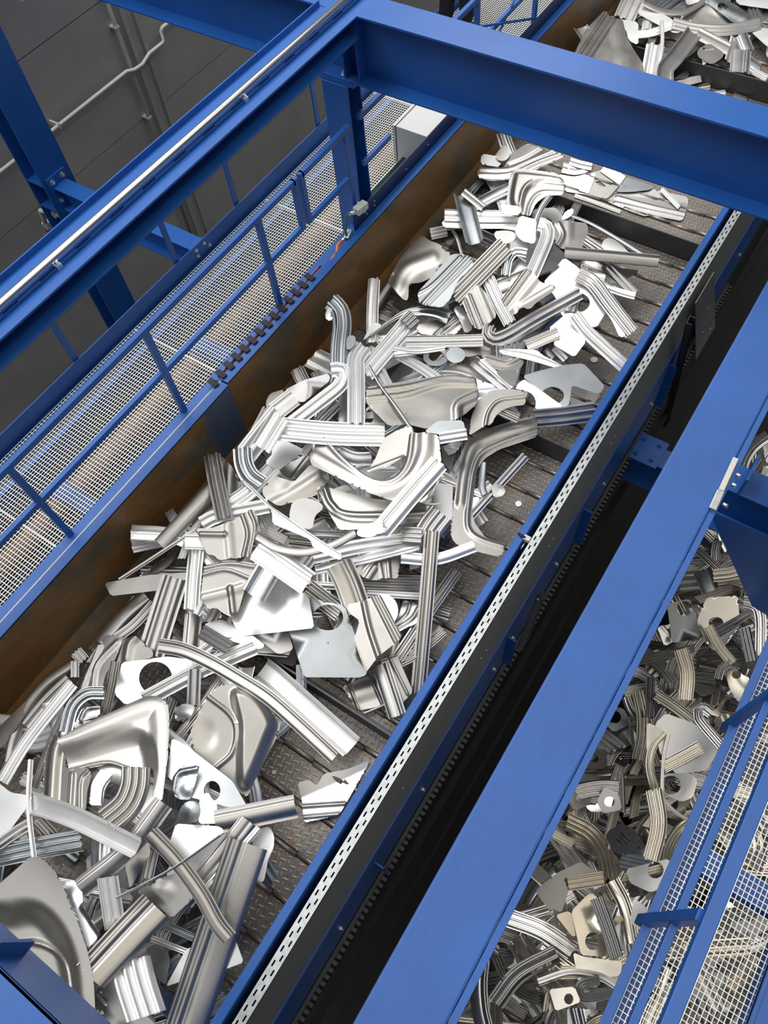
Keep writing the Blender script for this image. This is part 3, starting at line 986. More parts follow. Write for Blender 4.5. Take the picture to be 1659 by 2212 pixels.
KIND = {'flat': 'metal_strip', 'hat': 'ribbed_strip', 'double': 'ribbed_strip', 'u': 'channel_offcut', 'roof': 'rounded_strip', 'triple': 'ribbed_strip',
        'quad': 'ribbed_slab', 'slab': 'ribbed_slab', 'asym': 'flanged_strip', 'step': 'stepped_strip', 'wave': 'wavy_strip'}
SPECS = []
CUR = ['X']
def V_(p):
    x0, y0, s = VIEWS[CUR[0]]
    return (x0 + p[0] / s, y0 + p[1] / s) + ((p[2] / s,) if len(p) > 2 else ())
def view(k): CUR[0] = k
def S(label, path, w, prof='double', mat=0, H=None, lift=0.0, sk=(0, 0), name=None, group=None, maxs=0.0011):
    s = VIEWS[CUR[0]][2]
    pts = [V_(p) for p in path]
    pts = [q if len(q) > 2 else (q[0], q[1], w / s) for q in pts]
    SPECS.append(dict(view=CUR[0], t='S', label=label, pts=pts, prof=prof, mat=mat, H=H, lift=lift, sk=sk, name=name or KIND[prof], group=group, maxs=maxs))
def P(label, outline, mat=0, holes=(), bumps=(), lift=0.0, name='sheet_offcut', group=None, rnd=1, maxs=0.0007):
    s = VIEWS[CUR[0]][2]
    if mat == 0 and not bumps:
        maxs = 0.00015      # plain bright blanks lie nearly level
    o = [V_(p) for p in outline]
    hs = []
    for h in holes:
        if len(h) == 4:
            cx, cy = V_(h[:2])
            hs.append([(cx + h[2] / s * math.cos(t), cy + h[3] / s * math.sin(t)) for t in [2 * math.pi * k / 24 for k in range(24)]])
        else:
            hs.append([V_(p) for p in h])
    bs = []
    for b in bumps:
        if b[0] == 'ridge':
            bs.append(('ridge', [q[:2] for q in catmull([V_(p) for p in b[1]], 6)], b[2] / s, b[3]))
        elif b[0] == 'dome':
            c = V_(b[1:3])
            lim = 0.11 * min(b[3], b[4]) / s * 0.0036
            bs.append(('dome', c[0], c[1], b[3] / s, b[4] / s, max(-lim, min(lim, b[5]))))
        elif b[0] == 'dish':
            q = [V_(p) for p in b[1]]
            sm = []
            for i in range(len(q)):
                p0, p1, p2, p3 = q[i - 1], q[i], q[(i + 1) % len(q)], q[(i + 2) % len(q)]
                for k in range(6):
                    t = k / 6
                    sm.append(tuple(0.5 * (2 * b_ + (c_ - a_) * t + (2 * a_ - 5 * b_ + 4 * c_ - d_) * t * t + (3 * b_ - a_ - 3 * c_ + d_) * t ** 3) for a_, b_, c_, d_ in zip(p0, p1, p2, p3)))
            bs.append(('dish', sm, b[2] / s, b[3]))
        else:
            bs.append((b[0], V_(b[1]), V_(b[2]), b[3]))
    SPECS.append(dict(view=CUR[0], t='P', label=label, out=o, holes=hs, bumps=bs, mat=mat, lift=lift, name=name, group=group, rnd=rnd, maxs=maxs))

def ring(cx, cy, rx, ry, n=28):
    return [(cx + rx * math.cos(2 * math.pi * k / n), cy + ry * math.sin(2 * math.pi * k / n)) for k in range(n)]

def round_poly(poly, r):
    """round the corners of a polygon a little"""
    out = []
    n = len(poly)
    for i in range(n):
        a, b, c = poly[i - 1], poly[i], poly[(i + 1) % n]
        for p in (a, c):
            L = math.dist(p, b)
            t = min(r / max(L, 1e-6), 0.3)
            out.append((b[0] + (p[0] - b[0]) * t, b[1] + (p[1] - b[1]) * t))
    return out

def make_strip(heap, sp, idx, mats, xmax=None):
    path = catmull(sp['pts'], 9)
    w0 = sum(p[2] for p in path) / len(path)
    Hm = sp['H'] if sp['H'] is not None else min(0.028, 0.005 + w0 * 0.0006)
    # edges in the photograph
    L, R = [], []
    n = len(path)
    dirs = []
    for i in range(n):
        a, b = path[max(i - 1, 0)], path[min(i + 1, n - 1)]
        d = math.hypot(b[0] - a[0], b[1] - a[1]) or 1e-6
        dirs.append(((b[0] - a[0]) / d, (b[1] - a[1]) / d))
    for p, d in zip(path, dirs):
        L.append((p[0] + d[1] * p[2] / 2, p[1] - d[0] * p[2] / 2))
        R.append((p[0] - d[1] * p[2] / 2, p[1] + d[0] * p[2] / 2))
    poly = L + R[::-1]
    plane = heap.rest(poly, [], Hm * 0.85, idx, sp['lift'], sp['maxs'], (), sp.get('tilt', (0, 0)))
    prof = PROF[sp['prof']]
    vs, fs = [], []
    m = len(prof)
    zn = Vector((-plane[1], -plane[2], 0))
    for i, (l, r, d, p) in enumerate(zip(L, R, dirs, path)):
        sk = sp['sk'][0] * (i == 0) + sp['sk'][1] * (i == n - 1)
        for (u, v) in prof:
            off = (u - .5) * p[2] * sk
            x = l[0] + (r[0] - l[0]) * u + d[0] * off
            y = l[1] + (r[1] - l[1]) * u + d[1] * off
            vs.append(heap.pt(x, y, plane, v * Hm))
    for i in range(n - 1):
        for k in range(m - 1):
            fs.append((i * m + k, i * m + k + 1, (i + 1) * m + k + 1, (i + 1) * m + k))
    return sheet_mesh(sp['name'], vs, fs, mats[sp['mat']], xmax)

def make_plate(heap, sp, idx, mats, xmax=None):
    out = round_poly(sp['out'], 5) if sp['rnd'] else sp['out']
    holes = sp['holes']
    plane = heap.rest(out, sp['bumps'], 0.003, idx, sp['lift'], sp['maxs'], holes, sp.get('tilt', (0, 0)), 99.6)
    step = 30.0
    if sp['bumps']:
        step = max(2.2, min([5.0] + [0.55 * b[2] for b in sp['bumps'] if b[0] == 'ridge']))
    def dens(poly):
        r = []
        k = len(poly)
        for i in range(k):
            a, b = poly[i], poly[(i + 1) % k]
            q = max(1, int(math.dist(a, b) / step))
            for j in range(q):
                r.append((a[0] + (b[0] - a[0]) * j / q, a[1] + (b[1] - a[1]) * j / q))
        return r
    loops = [dens(out)] + [dens(h) if sp['bumps'] else h for h in holes]
    pts, edges = [], []
    for lp in loops:
        o = len(pts)
        pts += lp
        edges += [(o + i, o + (i + 1) % len(lp)) for i in range(len(lp))]
    xs = np.arange(min(p[0] for p in out), max(p[0] for p in out), step)
    ys = np.arange(min(p[1] for p in out), max(p[1] for p in out), step)
    gx, gy = np.meshgrid(xs, ys)
    gx = gx + (np.arange(len(ys)) % 2)[:, None] * step * .5
    ok = inpoly(gx, gy, out)
    for h in holes:
        ok &= ~inpoly(gx, gy, h)
    for lp in loops:
        ok &= dist_line(gx, gy, lp + [lp[0]]) > step * 0.45
    pts += list(zip(gx[ok].tolist(), gy[ok].tolist()))
    r = geometry.delaunay_2d_cdt([Vector(p) for p in pts], edges, [], 0, 1e-4)
    v2, tris = r[0], r[2]
    cx = np.array([sum(v2[i].x for i in f) / len(f) for f in tris])
    cyy = np.array([sum(v2[i].y for i in f) / len(f) for f in tris])
    keep = inpoly(cx, cyy, out)
    for h in holes:
        keep &= ~inpoly(cx, cyy, h)
    fs = [tuple(f) for f, k in zip(tris, keep) if k]
    used = sorted({i for f in fs for i in f})
    mp = {i: k for k, i in enumerate(used)}
    fs = [tuple(mp[i] for i in f) for f in fs]
    px = np.array([v2[i].x for i in used]); py = np.array([v2[i].y for i in used])
    b = bump_field(sp['bumps'], px, py) if sp['bumps'] else np.zeros(px.shape)
    vs = [heap.pt(x, y, plane, h) for x, y, h in zip(px, py, b)]
    return sheet_mesh(sp['name'], vs, fs, mats[sp['mat']], xmax)

def random_specs(rng, poly, n, lo, hi, mats, scale=1.0, mix=(0.72, 0.28), tilt=0.0, pit=False):
    xs = [p[0] for p in poly]; ys = [p[1] for p in poly]
    out = []
    while len(out) < n:
        x, y = rng.uniform(min(xs), max(xs)), rng.uniform(min(ys), max(ys))
        if not bool(inpoly(np.array([x]), np.array([y]), poly)[0]):
            continue
        a = rng.uniform(0, math.pi)
        k = scale * (0.72 + 0.4 * y / 2212)
        mat = rng.choice((0, 0, 0, 1, 2, 2) if pit else (0, 0, 0, 1, 2, 3, 4))
        if rng.random() < mix[0]:
            L = rng.uniform(lo, hi) * k
            w = rng.choice((16, 22, 28, 34, 42, 55)) * k
            c = rng.choice((0, 0, 0.12, -0.15, 0.3, -0.35))
            pts = []
            for t in (-.5, -.17, .17, .5):
                o = c * L * (0.25 - t * t) * 2
                pts.append((x + math.cos(a) * L * t - math.sin(a) * o, y + math.sin(a) * L * t + math.cos(a) * o, w))
            if c == 0:
                pts = [pts[0], pts[-1]]
            prof = rng.choice(('double', 'triple', 'triple', 'quad', 'asym') if pit else ('double', 'double', 'triple', 'triple', 'hat', 'asym', 'roof', 'u', 'step', 'quad' if w > 30 else 'triple'))
            adj = ('long ' if L > 0.62 * hi * k else 'short ') + ('narrow ' if w < 25 * k else 'broad ' if w > 40 * k else '') + ('straight ' if c == 0 else 'gently curved ' if abs(c) < .2 else 'bow-shaped ')
            noun = {'double': 'twin-ribbed strip', 'triple': 'triple-ribbed strip', 'hat': 'hat-section strip', 'asym': 'flanged strip', 'roof': 'rounded strip', 'u': 'channel', 'step': 'stepped strip', 'quad': 'many-ribbed slab'}[prof]
            out.append(dict(t='S', pts=pts, prof=prof, mat=mat, H=None, lift=0, sk=(rng.choice((0, 0, .3, -.3)), rng.choice((0, 0, .4, -.3))), name=KIND[prof], maxs=0.0011, adj=adj + noun, c=(x, y)))
        else:
            r = rng.uniform(28, 62) * k
            nn = rng.choice((4, 4, 5, 6))
            o = [(x + r * rng.uniform(.7, 1.25) * math.cos(a + 2 * math.pi * i / nn), y + r * rng.uniform(.6, 1.1) * math.sin(a + 2 * math.pi * i / nn)) for i in range(nn)]
            hole = rng.random() < 0.55
            hr = r * rng.uniform(.25, .4)
            bumps = []
            kind = rng.random()
            if kind < .5:
                d = (math.cos(a + .4), math.sin(a + .4))
                for q in (-.3, .15):
                    bumps.append(('ridge', [(x - d[0] * r * 2 - d[1] * r * q, y - d[1] * r * 2 + d[0] * r * q), (x + d[0] * r * 2 - d[1] * r * q, y + d[1] * r * 2 + d[0] * r * q)], r * .16, .018))
                hole = False
            out.append(dict(t='P', out=o, holes=[[(x + hr * math.cos(2 * math.pi * i / 20), y + hr * math.sin(2 * math.pi * i / 20)) for i in range(20)]] if hole else [], bumps=bumps, mat=mat, lift=0,
                            name='sheet_offcut', rnd=1, maxs=0.0011, adj={4: 'four-sided ', 5: 'five-sided ', 6: 'rounded '}[nn] + ('sheet with a round hole' if hole else 'ribbed panel piece' if bumps else 'plain sheet'), c=(x, y)))
    for q in out:
        q['tilt'] = (rng.gauss(0, tilt), rng.gauss(0, tilt))
    return out
# every piece below is traced where it lies; it gets its own height from what it rests on
# ---- beyond the crossbeam
view('M')
P('broad dished panel with rounded rim|at the far end of the heap', [(920, 150), (1130, 20), (1350, 90), (1400, 190), (1150, 215)], 3, bumps=[('dome', 1180, 140, 200, 90, -.03), ('ridge', [(960, 140), (1150, 60), (1340, 130)], 30, .02)])
P('grey folded panel with torn corner|at the very top right of the heap', [(1140, 10), (1260, -30), (1400, 40), (1560, 160), (1380, 190), (1290, 120)], 2, holes=[(1290, 60, 45, 30)], bumps=[('ridge', [(1200, 0), (1330, 90), (1480, 160)], 40, .03)])
P('bright white sheet|cut off by the top right corner', [(1370, -60), (1720, -60), (1720, 80), (1500, 50), (1410, 35)], 0)
P('white rounded sheet|at the right edge below the top corner sheet', [(1520, 260), (1600, 225), (1720, 240), (1720, 420), (1640, 370)], 0)
S('ribbed band leaning on the far wall|top centre of the far heap', [(480, 165), (545, 20), (610, -90)], 170, 'triple', 0)
P('white flat strip sheet|sloping down right between ribbed band and long arched strip', [(590, 110), (640, 10), (880, 160), (970, 250), (900, 275)], 0)
S('smooth hoop-shaped rounded strip|at the top of the far heap', [(640, 20), (770, 85), (900, 105), (1020, 85), (1140, 10)], 48, 'roof', 3)
S('short white twin-ribbed strip|under the flat strip sheet of the far heap', [(580, 285), (720, 265), (890, 200)], 62, 'double', 0)
S('long arched ribbed strip|lying across the far heap at the upper right', [(880, 190), (1080, 235), (1330, 245), (1595, 195)], 95, 'triple', 1)
S('zinc hat-section stub|hanging below the long arched strip', [(1440, 290), (1495, 425)], 115, 'hat', 2)
S('broad warm-grey rounded channel|under the long arched strip', [(1090, 270), (1340, 400)], 110, 'asym', 3)
P('warm sheet with a jagged slot|beside the far cleat', [(1085, 400), (1180, 350), (1300, 430), (1290, 470), (1200, 530), (1080, 460)], 3, holes=[[(1125, 385), (1160, 400), (1215, 395), (1210, 415), (1160, 420), (1130, 400)]])
S('short smooth bent plate|standing at the far cleat, right of the slotted sheet', [(1440, 415), (1425, 600)], 165, 'asym', 1)
S('small ribbed curl|at the right edge, beyond the far cleat', [(1540, 580), (1650, 640)], 60, 'triple', 1)
P('white sheet with rounded notch|behind the big ribbed dome panel', [(380, 145), (600, 180), (600, 370), (520, 330), (500, 240)], 0)
S('white twin-ribbed sheet|right of the big ribbed dome panel', [(740, 370), (690, 640)], 150, 'double', 0)
S('thin upright white sliver|standing in front of the arched strip', [(790, 170), (795, 360), (745, 640)], 32, 'roof', 0)
P('big dome-shaped panel with ribs|leaning on the rusty wall behind the crossbeam', [(170, 240), (330, 78), (385, 160), (470, 155), (505, 300), (560, 400), (640, 520), (650, 660), (60, 480)], 3,
  bumps=[('ridge', [(105, 470), (340, 110)], 16, .03), ('ridge', [(150, 480), (372, 150)], 16, .03), ('ridge', [(190, 490), (405, 160)], 16, .03), ('dome', 440, 260, 90, 190, .08), ('dome', 500, 520, 120, 160, .07)])
S('hook-ended channel with dark flange|next to the far cleat', [(1055, 275), (900, 480), (825, 570), (815, 680)], 140, 'u', 1)
S('grey ribbed stub|just above the crossbeam, before the far cleat', [(900, 690), (1110, 640)], 62, 'triple', 1)
S('grey stepped stub|just above the crossbeam, right of the ribbed stub', [(1000, 735), (1185, 700)], 60, 'step', 3)
P('pointed warm sheet tip|behind the grey ribbed stub', [(880, 650), (980, 575), (1020, 590), (1000, 640)], 3)
S('small twisted strip|sticking up over the crossbeam', [(1180, 780), (1310, 755)], 50, 'hat', 0)
S('tiny boxy offcut|over the crossbeam edge, right of the twisted strip', [(1370, 790), (1480, 830)], 75, 'roof', 1)

# ---- under the crossbeam
view('K')
S('upright ribbed strip tip|emerging under the crossbeam beside the rusty wall', [(770, 110), (800, 210), (850, 330)], 120, 'double', 1)
P('small warm sheet|under the upright ribbed strip tip by the wall', [(690, 330), (780, 210), (850, 270), (820, 350), (750, 370)], 3)
P('large ribbed swan-neck panel|reaching from the wall under the crossbeam', [(560, 400), (600, 430), (765, 425), (800, 400), (830, 310), (990, 205), (1330, 320), (1080, 440), (830, 530), (660, 545), (540, 510)], 1,
  bumps=[('ridge', [(565, 445), (740, 450), (860, 435), (970, 385), (1240, 270)], 22, .03), ('ridge', [(550, 490), (740, 495), (880, 470), (1080, 380), (1300, 300)], 22, .03), ('ridge', [(830, 400), (980, 340), (1150, 240)], 20, -.02)])
P('small upturned grey flange|on the wall end of the swan-neck panel', [(580, 320), (755, 350), (750, 420), (570, 395)], 1, bumps=[('fold', (575, 395), (750, 420), .5)])
S('zinc hat-section strip|behind the small boxy strip by the wall', [(460, 810), (620, 710), (840, 600)], 105, 'hat', 2)
S('small zinc curl|in the gap beside the rusty wall under the swan-neck panel', [(490, 640), (580, 540)], 60, 'double', 2)
view('L')
P('wide grooved panel with a notch|across the belt just under the crossbeam', [(640, 640), (740, 560), (1010, 510), (1365, 590), (1350, 700), (1300, 830), (1230, 815), (1010, 770), (980, 790), (850, 740)], 1,
  bumps=[('ridge', [(740, 600), (1010, 680), (1340, 760)], 18, .025), ('ridge', [(720, 660), (1010, 730), (1320, 800)], 16, .025), ('fold', (1340, 640), (740, 560), .25)])
S('white bar strip|lying on the wide grooved panel', [(1130, 520), (1285, 680)], 42, 'hat', 0, lift=.01)
S('long thin strip|lying along the top of the far cleat', [(370, 575), (560, 640), (770, 720)], 34, 'double', 1)
P('pale three-cornered sheet|at the right under the crossbeam', [(730, 545), (820, 410), (1065, 495), (1035, 525), (860, 545)], 2)
P('pale sheet with a lens-shaped hole|under the crossbeam, right of the corner bracket', [(530, 370), (640, 345), (715, 460), (815, 430), (650, 610), (490, 575)], 3, holes=[[(545, 455), (590, 450), (640, 490), (635, 500), (590, 490)]])
P('pale blue-white sheet with round notch|touching the corner bracket tip', [(215, 395), (400, 390), (560, 372), (490, 572), (280, 540), (290, 490), (270, 450), (240, 440)], 2)
S('short wavy white strip|directly under the crossbeam', [(265, 330), (370, 350), (480, 325)], 95, 'wave', 0)
S('short grey wavy strip|tucked right under the crossbeam edge', [(330, 270), (420, 300), (520, 320)], 75, 'wave', 1)
S('ribbed white strip end|over the sheet with a lens-shaped hole', [(620, 330), (790, 450)], 90, 'triple', 0)
view('K')
P('big rounded corner bracket|grey, arching before the far cleat', [(800, 750), (830, 510), (875, 440), (945, 430), (1250, 470), (1325, 545), (1320, 668), (1160, 675), (1070, 740), (1010, 870), (920, 830)], 3,
  bumps=[('dish', [(850, 740), (880, 520), (930, 480), (1250, 520), (1300, 560), (1100, 560), (990, 640), (930, 790)], 26, .035), ('ridge', [(930, 820), (955, 660), (1060, 580), (1310, 600)], 26, .025), ('ridge', [(985, 860), (1020, 740), (1110, 650), (1310, 645)], 18, .02)])
S('small white ribbed stub|peeping out beside the rusty wall', [(125, 1020), (270, 990)], 100, 'triple', 0)
P('jagged white sheet|lying across left of the corner bracket', [(220, 900), (400, 890), (750, 905), (930, 900), (910, 990), (780, 970), (560, 970), (240, 960)], 0)
S('white twin-ribbed strip|left of the corner bracket, under the zinc trough', [(250, 850), (560, 860), (930, 862)], 110, 'double', 0)
P('white sheet corner|under the foot of the corner bracket', [(740, 750), (930, 770), (925, 850), (780, 840)], 0)
P('grey plate|beside the thin curved sliver, by the wall', [(215, 1130), (320, 970), (360, 1040), (270, 1180)], 1)
P('grey torn sheet|between the zinc trough and the white sheet', [(690, 995), (790, 985), (880, 1000), (890, 1070), (780, 1115), (705, 1060)], 1)
P('bright white plate|between corner bracket and hooked white channel', [(925, 850), (1075, 890), (1060, 1110), (940, 1080), (880, 1010)], 0)
S('thin curved sliver|beside the foot of the zinc trough', [(300, 955), (360, 1050), (410, 1220)], 28, 'roof', 0)
S('zinc trough with rounded foot|standing by the far rusty wall', [(410, 670), (455, 860), (520, 1110)], 165, 'u', 2, H=.045)
S('warm boxy strip|on top of the zinc trough', [(420, 640), (600, 785)], 72, 'asym', 3)
view('J')
S('long blade strip|running beside the far cleat to the tray', [(640, -90), (880, 0), (1120, 130), (1450, 335)], 32, 'hat', 2)
P('leaf-shaped bright tip|beside the corner bracket, before the far cleat', [(600, -20), (650, -110), (735, -145), (730, -80), (660, -30)], 2)
S('bright ribbed piece|right of the saddle panel, under the tray', [(800, 150), (1020, 300)], 100, 'triple', 1)
P('white teardrop sheet|behind the long tray', [(1010, 210), (1060, 150), (1130, 165), (1220, 235), (1310, 325), (1250, 330), (1160, 280), (1080, 300), (1015, 260)], 0)
P('saddle-shaped grey panel|right of the hooked white channel', [(530, 10), (610, -20), (870, 10), (880, 90), (810, 270), (640, 270), (560, 245), (540, 150)], 3,
  bumps=[('ridge', [(570, 250), (630, 130), (580, 10)], 24, .025), ('dome', 690, 60, 60, 200, .05)])
S('hooked white channel|curling over behind the fan-shaped panel', [(300, 560), (400, 330), (470, 150), (460, 50), (385, 20)], 140, 'double', 0, H=.035)

# ---- upper middle
view('I')
S('dark rounded strip|along the wall left of the curved shell', [(40, 760), (180, 560)], 80, 'roof', 1)
P('small grey scrap sheet|under the curved shell by the wall', [(70, 800), (200, 790), (250, 850), (180, 900), (60, 860)], 1)
P('curved shell panel with hollow|leaning on the rusty wall', [(150, 540), (260, 330), (400, 160), (470, 112), (520, 160), (620, 195), (725, 285), (560, 490), (450, 540), (345, 540), (340, 690), (310, 705), (240, 640)], 3,
  bumps=[('dome', 360, 490, 170, 130, -.04), ('ridge', [(230, 600), (330, 420), (560, 320)], 70, .03)])
S('small warm bent strip|below the curved shell panel', [(150, 720), (290, 820)], 70, 'hat', 3)
S('zinc looped strip|between the twisted slab and the hooked channel', [(1210, 480), (1235, 340), (1300, 265), (1400, 280)], 80, 'double', 2)
S('slender ribbed strip|running down beside the fan-shaped panel', [(1050, 500), (1140, 700), (1250, 910)], 120, 'triple', 0)
P('grey sheet with ribs|hidden below the zinc arch', [(400, 930), (560, 880), (800, 830), (860, 900), (760, 1010), (560, 1015), (440, 1000)], 1, bumps=[('ridge', [(640, 1010), (830, 860)], 22, .025), ('ridge', [(580, 1010), (760, 850)], 16, .02)])
P('crumpled bright piece|right of the zinc arch', [(740, 770), (800, 740), (880, 850), (920, 960), (850, 1000), (810, 900)], 0, bumps=[('dome', 830, 900, 60, 70, .04), ('ridge', [(760, 780), (860, 860)], 26, .02)])
S('slanting twisted slab|broad, many-ribbed, from the hooked channel down left', [(745, 690), (980, 450), (1210, 215)], 180, 'triple', 3, H=.032)
P('zinc sheet with pressed ribs|across the curved shell panel', [(420, 630), (560, 480), (720, 290), (790, 280), (900, 300), (930, 370), (790, 520), (710, 700), (640, 765), (440, 740)], 2,
  bumps=[('ridge', [(470, 735), (870, 310)], 20, .03), ('ridge', [(520, 740), (910, 345)], 16, .025), ('ridge', [(430, 640), (560, 560), (810, 310)], 14, .02)])
P('rib-edged tongue panel|pointing down in the middle of the upper heap', [(815, 700), (960, 550), (1050, 650), (1135, 840), (1020, 950), (940, 968), (880, 860)], 3,
  bumps=[('ridge', [(845, 690), (950, 960)], 14, .022), ('ridge', [(890, 650), (1010, 950)], 14, .022), ('ridge', [(960, 580), (1090, 890)], 30, .012)])
P('curled pale sheet|under the long level strip', [(680, 1130), (1000, 1100), (1095, 1140), (1060, 1210), (980, 1190), (860, 1210)], 3, bumps=[('ridge', [(720, 1150), (880, 1160), (1060, 1190)], 40, .02)])
P('flat zinc ring|below the long level strip', ring(585, 1205, 112, 82), 2, holes=[(590, 1200, 68, 48)], name='flat_ring', rnd=0)
P('zinc disc|partly under the flat ring', ring(765, 1190, 85, 70), 2, name='round_blank', rnd=0)
S('white ribbed strip|below the flat zinc ring', [(250, 1190), (430, 1290), (620, 1420)], 90, 'double', 0)
S('thin white strip|just under the long level strip', [(215, 1185), (420, 1165), (660, 1128)], 42, 'hat', 0)
S('small ribbed strip|left end of the long level strip', [(20, 1040), (300, 1040)], 60, 'double', 0)
S('long level twin-ribbed strip|lying straight across the middle of the upper heap', [(320, 1075), (660, 1070), (1010, 1060)], 112, 'double', 1)
S('white upright strip|standing against the rusty wall', [(35, 515), (20, 800), (20, 1090)], 105, 'asym', 0, H=.035)
S('zinc arch strip|thin at its left end, bowing over the heap', [(0, 1020, 22), (180, 885, 34), (330, 810, 60), (480, 800, 95), (600, 815, 115), (705, 855, 125)], 0, 'double', 2)
view('H')
P('pointed grey sheet|on the thin end of the zinc arch', [(740, 520), (800, 400), (830, 385), (885, 405)], 1)
S('white slanting strip with stepped upper end|under the zinc arch', [(1100, 360), (930, 560), (760, 760)], 135, 'triple', 0, H=.035)
S('stepped end of a slanting strip|where zinc arch and white slanting strip meet', [(1115, 345), (1050, 405)], 115, 'quad', 1)
S('swan-necked zinc strip|leaning high on the rusty wall', [(515, 235), (575, 300), (595, 400), (580, 560), (575, 720)], 135, 'double', 2, H=.035)
P('small torn zinc flap|on the side of the swan-necked zinc strip', [(630, 480), (690, 480), (690, 540), (640, 590), (620, 560)], 2)
P('crumpled zinc knob|at the upper end of the swan-necked strip', [(470, 310), (520, 270), (530, 370), (480, 375)], 2, bumps=[('dome', 500, 320, 40, 50, .04)])
S('small dark ribbed offcut|by the wall left of the hooked white strip', [(270, 720), (330, 840)], 100, 'asym', 1)
S('narrow ribbed offcut|in the gap by the wall', [(400, 740), (440, 830)], 70, 'triple', 1)
P('smooth tilted sheet|under the hooked white strip by the wall', [(180, 870), (320, 800), (500, 750), (510, 800), (310, 965), (240, 930)], 1)
P('round-ended grey panel|against the lower wall, left of the boxy bright strip', [(45, 960), (75, 895), (180, 865), (150, 980), (60, 1040)], 3)
S('flat grey strip|upright behind the two necked strips', [(600, 830), (600, 1110)], 62, 'flat', 1)
S('short twin-ribbed strip|between hooked strip and necked strip', [(420, 1110), (560, 970)], 85, 'double', 1)
S('boxy bright strip|leaning in front of the round-ended panel', [(110, 1030), (250, 920)], 140, 'asym', 0)
P('pale holed sheet|under the right necked strip', [(765, 990), (820, 990), (880, 1060), (960, 1130), (900, 1170), (770, 1110)], 3, holes=[(790, 1060, 30, 50)])
P('large smooth door-skin panel|wide and bulging, in the middle of the heap', [(770, 850), (1100, 800), (1330, 765), (1550, 775), (1575, 900), (1560, 970), (1420, 1090), (1200, 1150), (1060, 1115), (930, 1130), (800, 1000), (765, 960)], 3,
  bumps=[('ridge', [(775, 885), (1060, 850), (1350, 785), (1545, 800)], 20, .03), ('ridge', [(775, 935), (1050, 905), (1300, 830), (1550, 830)], 26, .03), ('dome', 1120, 1020, 260, 110, -.03), ('ridge', [(1420, 1080), (1430, 980), (1560, 910)], 40, .04)])
S('hooked white strip|curling at the top, beside the rusty wall', [(515, 730), (595, 730), (585, 830), (430, 960), (235, 1110)], 105, 'double', 0, H=.03)
S('necked bright strip|standing upright with a bent head', [(750, 560), (695, 650), (695, 800), (695, 1120)], 128, 'double', 0, H=.035)
S('thin blade|lying across the smooth door-skin panel', [(785, 695), (870, 840), (990, 1000), (1105, 1170)], 20, 'roof', 2)
S('bright slim blade|under the fan-shaped panel and long diagonal strip', [(960, 570), (1130, 590), (1330, 565)], 40, 'hat', 0)

# ---- upper right
view('J')
P('zinc sheet with rounded end|under the tray, at the right', [(1000, 430), (1390, 480), (1280, 560), (1180, 605), (1090, 600)], 2)
S('straight twin-ribbed strip|at the right, sloping down under the tray', [(1080, 440), (1345, 715)], 92, 'double', 1)
S('bright folded strip|below the zinc sheet with rounded end', [(1010, 620), (1180, 690), (1345, 735)], 70, 'hat', 0)
S('short wavy piece|at the head of the curved triple-ribbed strip', [(880, 530), (1045, 560)], 90, 'wave', 0)
P('big white sheet with a large round hole|upper right of the heap', [(430, 600), (640, 350), (780, 450), (1000, 700), (1060, 890), (960, 1050), (780, 1010), (620, 940), (550, 740)], 0, holes=[(760, 800, 135, 100)])
S('small grey bar|inside the large round hole of the white sheet', [(740, 710), (700, 900)], 130, 'asym', 1)
S('bright stub|below the white plain blank, on the belt', [(540, 1250), (660, 1370)], 80, 'wave', 0)
S('small curled stub|below the warm channel, on the belt', [(450, 1270), (530, 1360)], 60, 'roof', 0)
P('white plain blank|overlapping the sheet with the large hole', [(480, 1060), (680, 895), (800, 930), (720, 965), (860, 1185), (740, 1345), (520, 1210), (600, 1140)], 0)
S('long tray-shaped channel|lying level across the top right of the heap', [(640, 335), (1100, 375), (1575, 420)], 128, 'u', 3, H=.05)
S('curved triple-ribbed strip|over the sheet with the large hole', [(780, 520), (930, 610), (1090, 820), (1315, 1110)], 155, 'triple', 1, H=.03)
P('grey flange fin|along the lower end of the curved triple-ribbed strip', [(1060, 890), (1130, 960), (1260, 1130), (1190, 1150), (1130, 1010)], 1)
S('curved bright strip|running from the white blank to the right rim', [(740, 930), (860, 1090), (1040, 1260), (1240, 1440)], 140, 'double', 0, H=.035)
P('fan-shaped ribbed panel|torn at its lower edge, upper middle', [(0, 780), (240, 460), (330, 490), (390, 590), (550, 640), (550, 680), (350, 810), (300, 870), (210, 850), (150, 930), (70, 870)], 3,
  bumps=[('ridge', [(20, 800), (255, 475)], 16, .028), ('ridge', [(55, 830), (300, 490)], 14, .024), ('ridge', [(100, 880), (360, 560)], 40, .012), ('ridge', [(180, 860), (520, 660)], 50, .02)])
view('I')
P('warm flange sheet|along the lower side of the long diagonal strip', [(1000, 1040), (1060, 1095), (1180, 1110), (1330, 1060), (1659, 850), (1659, 760), (1300, 1000), (1130, 1065)], 3)
S('long diagonal ribbed strip|hooked at its lower left end', [(1075, 930), (1050, 1000), (1110, 1050), (1230, 1010), (1480, 860), (1880, 640)], 115, 'double', 1, H=.035)
view('J')
S('short warm channel|below the long diagonal strip', [(260, 1235), (580, 1100)], 118, 'asym', 3)
P('U-shaped warm frame piece|below the curled pale sheet', [(-190, 1300), (0, 1340), (180, 1340), (250, 1310), (230, 1430), (140, 1500), (0, 1480), (-150, 1420)], 3, bumps=[('ridge', [(-150, 1360), (60, 1410), (200, 1350)], 24, .025)])
P('long pointed blade sheet|from the curled sheet to the two-holed plate', [(-10, 1262), (200, 1262), (370, 1272), (420, 1320), (665, 1445), (640, 1475), (300, 1375), (0, 1305)], 0, bumps=[('ridge', [(0, 1280), (300, 1330), (640, 1455)], 12, .015)])

